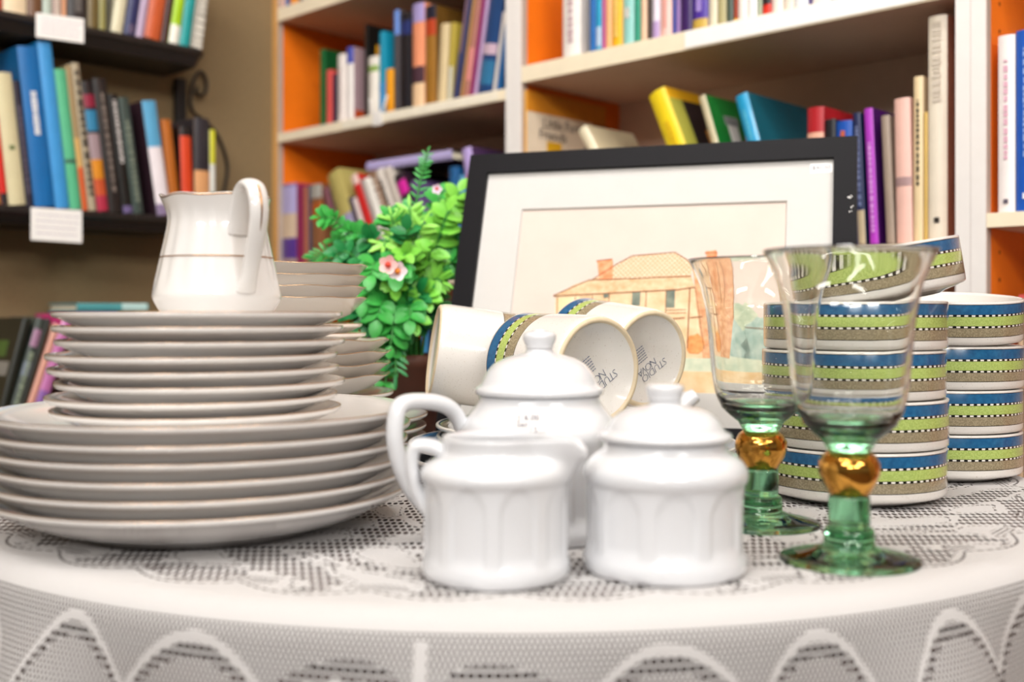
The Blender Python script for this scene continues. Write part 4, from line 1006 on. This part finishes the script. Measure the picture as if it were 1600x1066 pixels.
# scuffs, easel strut
bm = bmesh.new(); rnd = random.Random(5)
for i in range(9):
    c = onp(1328+rnd.uniform(-3, 5), 314+rnd.uniform(-12, 18), .0002); box(bm, (c.x-.0004, c.y-.0006, 0), (c.x+.0004*rnd.uniform(.4, 2), c.y+.0006*rnd.uniform(.3, 2), .0002))
obj('white_scuff', bm, lab, pf)
sd_ = .18; 
bm = bmesh.new(); top_ = Vector((PW_/2, PH_*.62, -fd)); foot_w = BL+ur*(PW_/2)+Vector((math.sin(psi), math.cos(psi), 0))*.155; foot_l = FMi @ Vector((foot_w.x, foot_w.y, Z0+.009))
obj('easel_strut', sweep([top_, top_.lerp(foot_l, .5), foot_l], .002, .02, (1, 0, 0), 8), mat('brown_board', '#6b5540', .8), pf)
tag(pf, 'black framed watercolour of an old verandah house leaning on the table', 'picture')

# ------------------------------------------------------------------ plant
PD = 1.30; pp = at(632, PD); pl = empty('artificial_plant', (pp.x, pp.y, Z0))
pot = obj('pot', lathe([(0, 0), (.034, 0), (.038, .004), (.047, .078), (.052, .08), (.052, .094), (.0455, .094), (.043, .078), (0, .074)], 48), mat('brown_clay_pot', '#6b4030', .6, vary=.1), pl)
stemm = mat('green_stem', '#3f8f3f', .5)
def leafm(c1, c2, nm):
    m, nt, p = new_mat(nm); n1 = noise(35, 2); nt.links.new(mixc(n1, c1, c2), p.inputs['Base Color']); p.inputs['Roughness'].default_value = .4
    p.inputs['Subsurface Weight'].default_value = 0; return m
LM = [leafm('#5fbe36', '#9be05a', 'bright_leaf'), leafm('#1f8a35', '#4fbf52', 'mid_leaf'), leafm('#0f6a34', '#2f9a50', 'deep_leaf'), leafm('#6fce4a', '#b4e86a', 'lime_leaf')]
def leaf(bm, p, d, up, L, W, fold=.25, droop=.25):
    d = d.normalized(); s = d.cross(up)
    if s.length < 1e-4: s = d.orthogonal()
    s.normalize(); n = s.cross(d); n.normalize()
    rows = []
    for t, w in ((0, .08), (.12, .45), (.32, .92), (.55, 1), (.78, .82), (.93, .42), (1, .05)):
        c = p+d*L*t-n*L*droop*t*t; rows.append([bm.verts.new(c-s*W*w/2+n*W*w*fold*.5), bm.verts.new(c), bm.verts.new(c+s*W*w/2+n*W*w*fold*.5)])
    for a, b in zip(rows, rows[1:]):
        for i in (0, 1): bm.faces.new((a[i], a[i+1], b[i+1], b[i])).smooth = True
LB = [bmesh.new() for _ in LM]; SB = bmesh.new()
rnd = random.Random(21)
ORG = Vector((pp.x, pp.y, Z0+.075))
def stem(px, py, dd, mi, kind='round', n=9, size=.024, arch=.25, start=.35, org=None):
    tip = at(px, PD+dd, py); o_ = org or ORG+Vector((rnd.uniform(-.02, .02), rnd.uniform(-.02, .02), 0))
    mid = o_.lerp(tip, .5)+Vector((0, 0, arch*(tip-o_).length)); q = o_.lerp(mid, .5)+Vector((0, 0, .02))
    pts = cat([o_, q, mid, mid.lerp(tip, .6)+Vector((0, 0, arch*.25*(tip-o_).length)), tip], 8)
    sweep([v-Vector(pl.location) for v in pts], .0012, .0012, (0.3, 1, .2), 6, SB)
    M = len(pts)-1
    for k in range(n+1):
        t = start+(1-start)*k/n; i = min(int(t*M), M-1); c = pts[i].lerp(pts[i+1], t*M-i)-Vector(pl.location); d = (pts[i+1]-pts[i]).normalized()
        L = size*(.66+.4*rnd.random())*(1-.35*t if kind != 'round' else 1-.15*t)
        if k == n: leaf(LB[mi], c, d, Vector((0, -.6, .8)), L, L*(.7 if kind == 'round' else .25)); continue
        side = d.cross(Vector((0, 1, 0))).normalized(); ph = rnd.uniform(-.6, .6)
        for s_ in (1, -1):
            if kind == 'round':
                dv = (side*s_+d*.55+Vector((0, -1, .2))*rnd.uniform(-.3, .6)).normalized(); leaf(LB[mi], c, dv, Vector((rnd.uniform(-.4, .4), -.75, .65)), L, L*.72, .3, .2)
            else:
                dv = (side*s_+d*.7+Vector((0, ph*.4, 0))).normalized(); leaf(LB[mi], c, dv, Vector((0, -.8, .6)), L, L*.26, .2, .15)
for a_ in [(668, 238, 0, 1, 'fern', 16, .016, .12, .5), (718, 300, .0, 0, 'round', 9, .027, .1), (700, 330, -.03, 0, 'round', 8, .027, .1), (716, 370, .0, 1, 'round', 7, .027, .15), (690, 300, .05, 1, 'round', 9, .024, .1),
           (640, 325, -.02, 3, 'fern', 16, .03, .15), (612, 338, -.02, 3, 'fern', 16, .03, .2), (660, 350, -.05, 3, 'fern', 15, .032, .15), (600, 385, -.05, 3, 'fern', 13, .03, .3), (675, 390, -.06, 0, 'round', 8, .028, .2), (690, 440, -.05, 0, 'fern', 13, .032, .3),
           (500, 340, -.03, 1, 'round', 12, .019, .25, .4), (548, 362, -.02, 1, 'round', 9, .024, .25), (575, 375, -.04, 2, 'round', 9, .025, .25), (486, 408, .0, 1, 'fern', 14, .022, .35), (520, 405, -.04, 2, 'round', 9, .024, .35), (555, 440, -.06, 2, 'round', 9, .027, .4),
           (570, 470, -.08, 1, 'round', 8, .026, .5), (590, 500, -.09, 1, 'round', 8, .027, .5), (610, 540, -.1, 1, 'round', 9, .027, .6), (618, 585, -.1, 2, 'fern', 14, .026, .6), (600, 560, -.09, 1, 'round', 9, .026, .6), (640, 500, -.09, 1, 'round', 8, .026, .4), (655, 470, -.06, 2, 'round', 8, .026, .4),
           (580, 430, -.08, 1, 'round', 8, .027, .4), (620, 430, -.09, 1, 'round', 8, .028, .35), (560, 500, -.06, 2, 'round', 8, .026, .5), (585, 525, -.08, 2, 'round', 8, .026, .55), (630, 400, -.08, 0, 'round', 8, .026, .25), (705, 410, -.02, 1, 'round', 8, .026, .2), (650, 430, 0, 2, 'fern', 14, .03, .2), (690, 480, -.02, 1, 'fern', 12, .03, .4), (560, 400, .03, 2, 'round', 9, .026, .3), (600, 440, .03, 2, 'round', 9, .028, .3), (680, 360, .04, 1, 'round', 9, .026, .12), (630, 360, .03, 1, 'round', 9, .026, .15)]:
    stem(*a_)
    if a_[0] > 545 and a_[1] > 290: stem(a_[0]+rnd.uniform(-24, 16), a_[1]+rnd.uniform(-6, 40), a_[2]+rnd.uniform(-.01, .05), rnd.choice((1, 1, 2, 0)), 'round', 8, .024, a_[7] if len(a_) > 7 else .2)
for b_, m_ in zip(LB, LM): obj('foliage', b_, m_, pl)
obj('stems', SB, stemm, pl)
def flower(px, py, dd, c, cc_, R=.012):
    c0 = at(px, PD+dd, py)-Vector(pl.location); bm = bmesh.new()
    for k in range(5):
        a = 2*PI*k/5; leaf(bm, c0, Vector((math.cos(a), -.35, math.sin(a))), Vector((0, -1, 0)), R, R*.85, .2, -.1)
    f = obj('flower', bm, mat('petal', c, .5), pl)
    bm = bmesh.new(); bmesh.ops.create_icosphere(bm, subdivisions=2, radius=R*.28, matrix=Matrix.Translation(c0+Vector((0, -.005, 0)))); obj('flower_centre', bm, mat('flower_centre', cc_, .5), f, True)
flower(607, 414, -.125, '#f3c9c4', '#e0432f'); flower(622, 424, -.12, '#f0e4ea', '#ee8a2a'); flower(683, 296, -.02, '#e7d0e4', '#d8432a', .007)
tag(pl, 'bushy green artificial plant between the white bowls and the picture', 'plant')
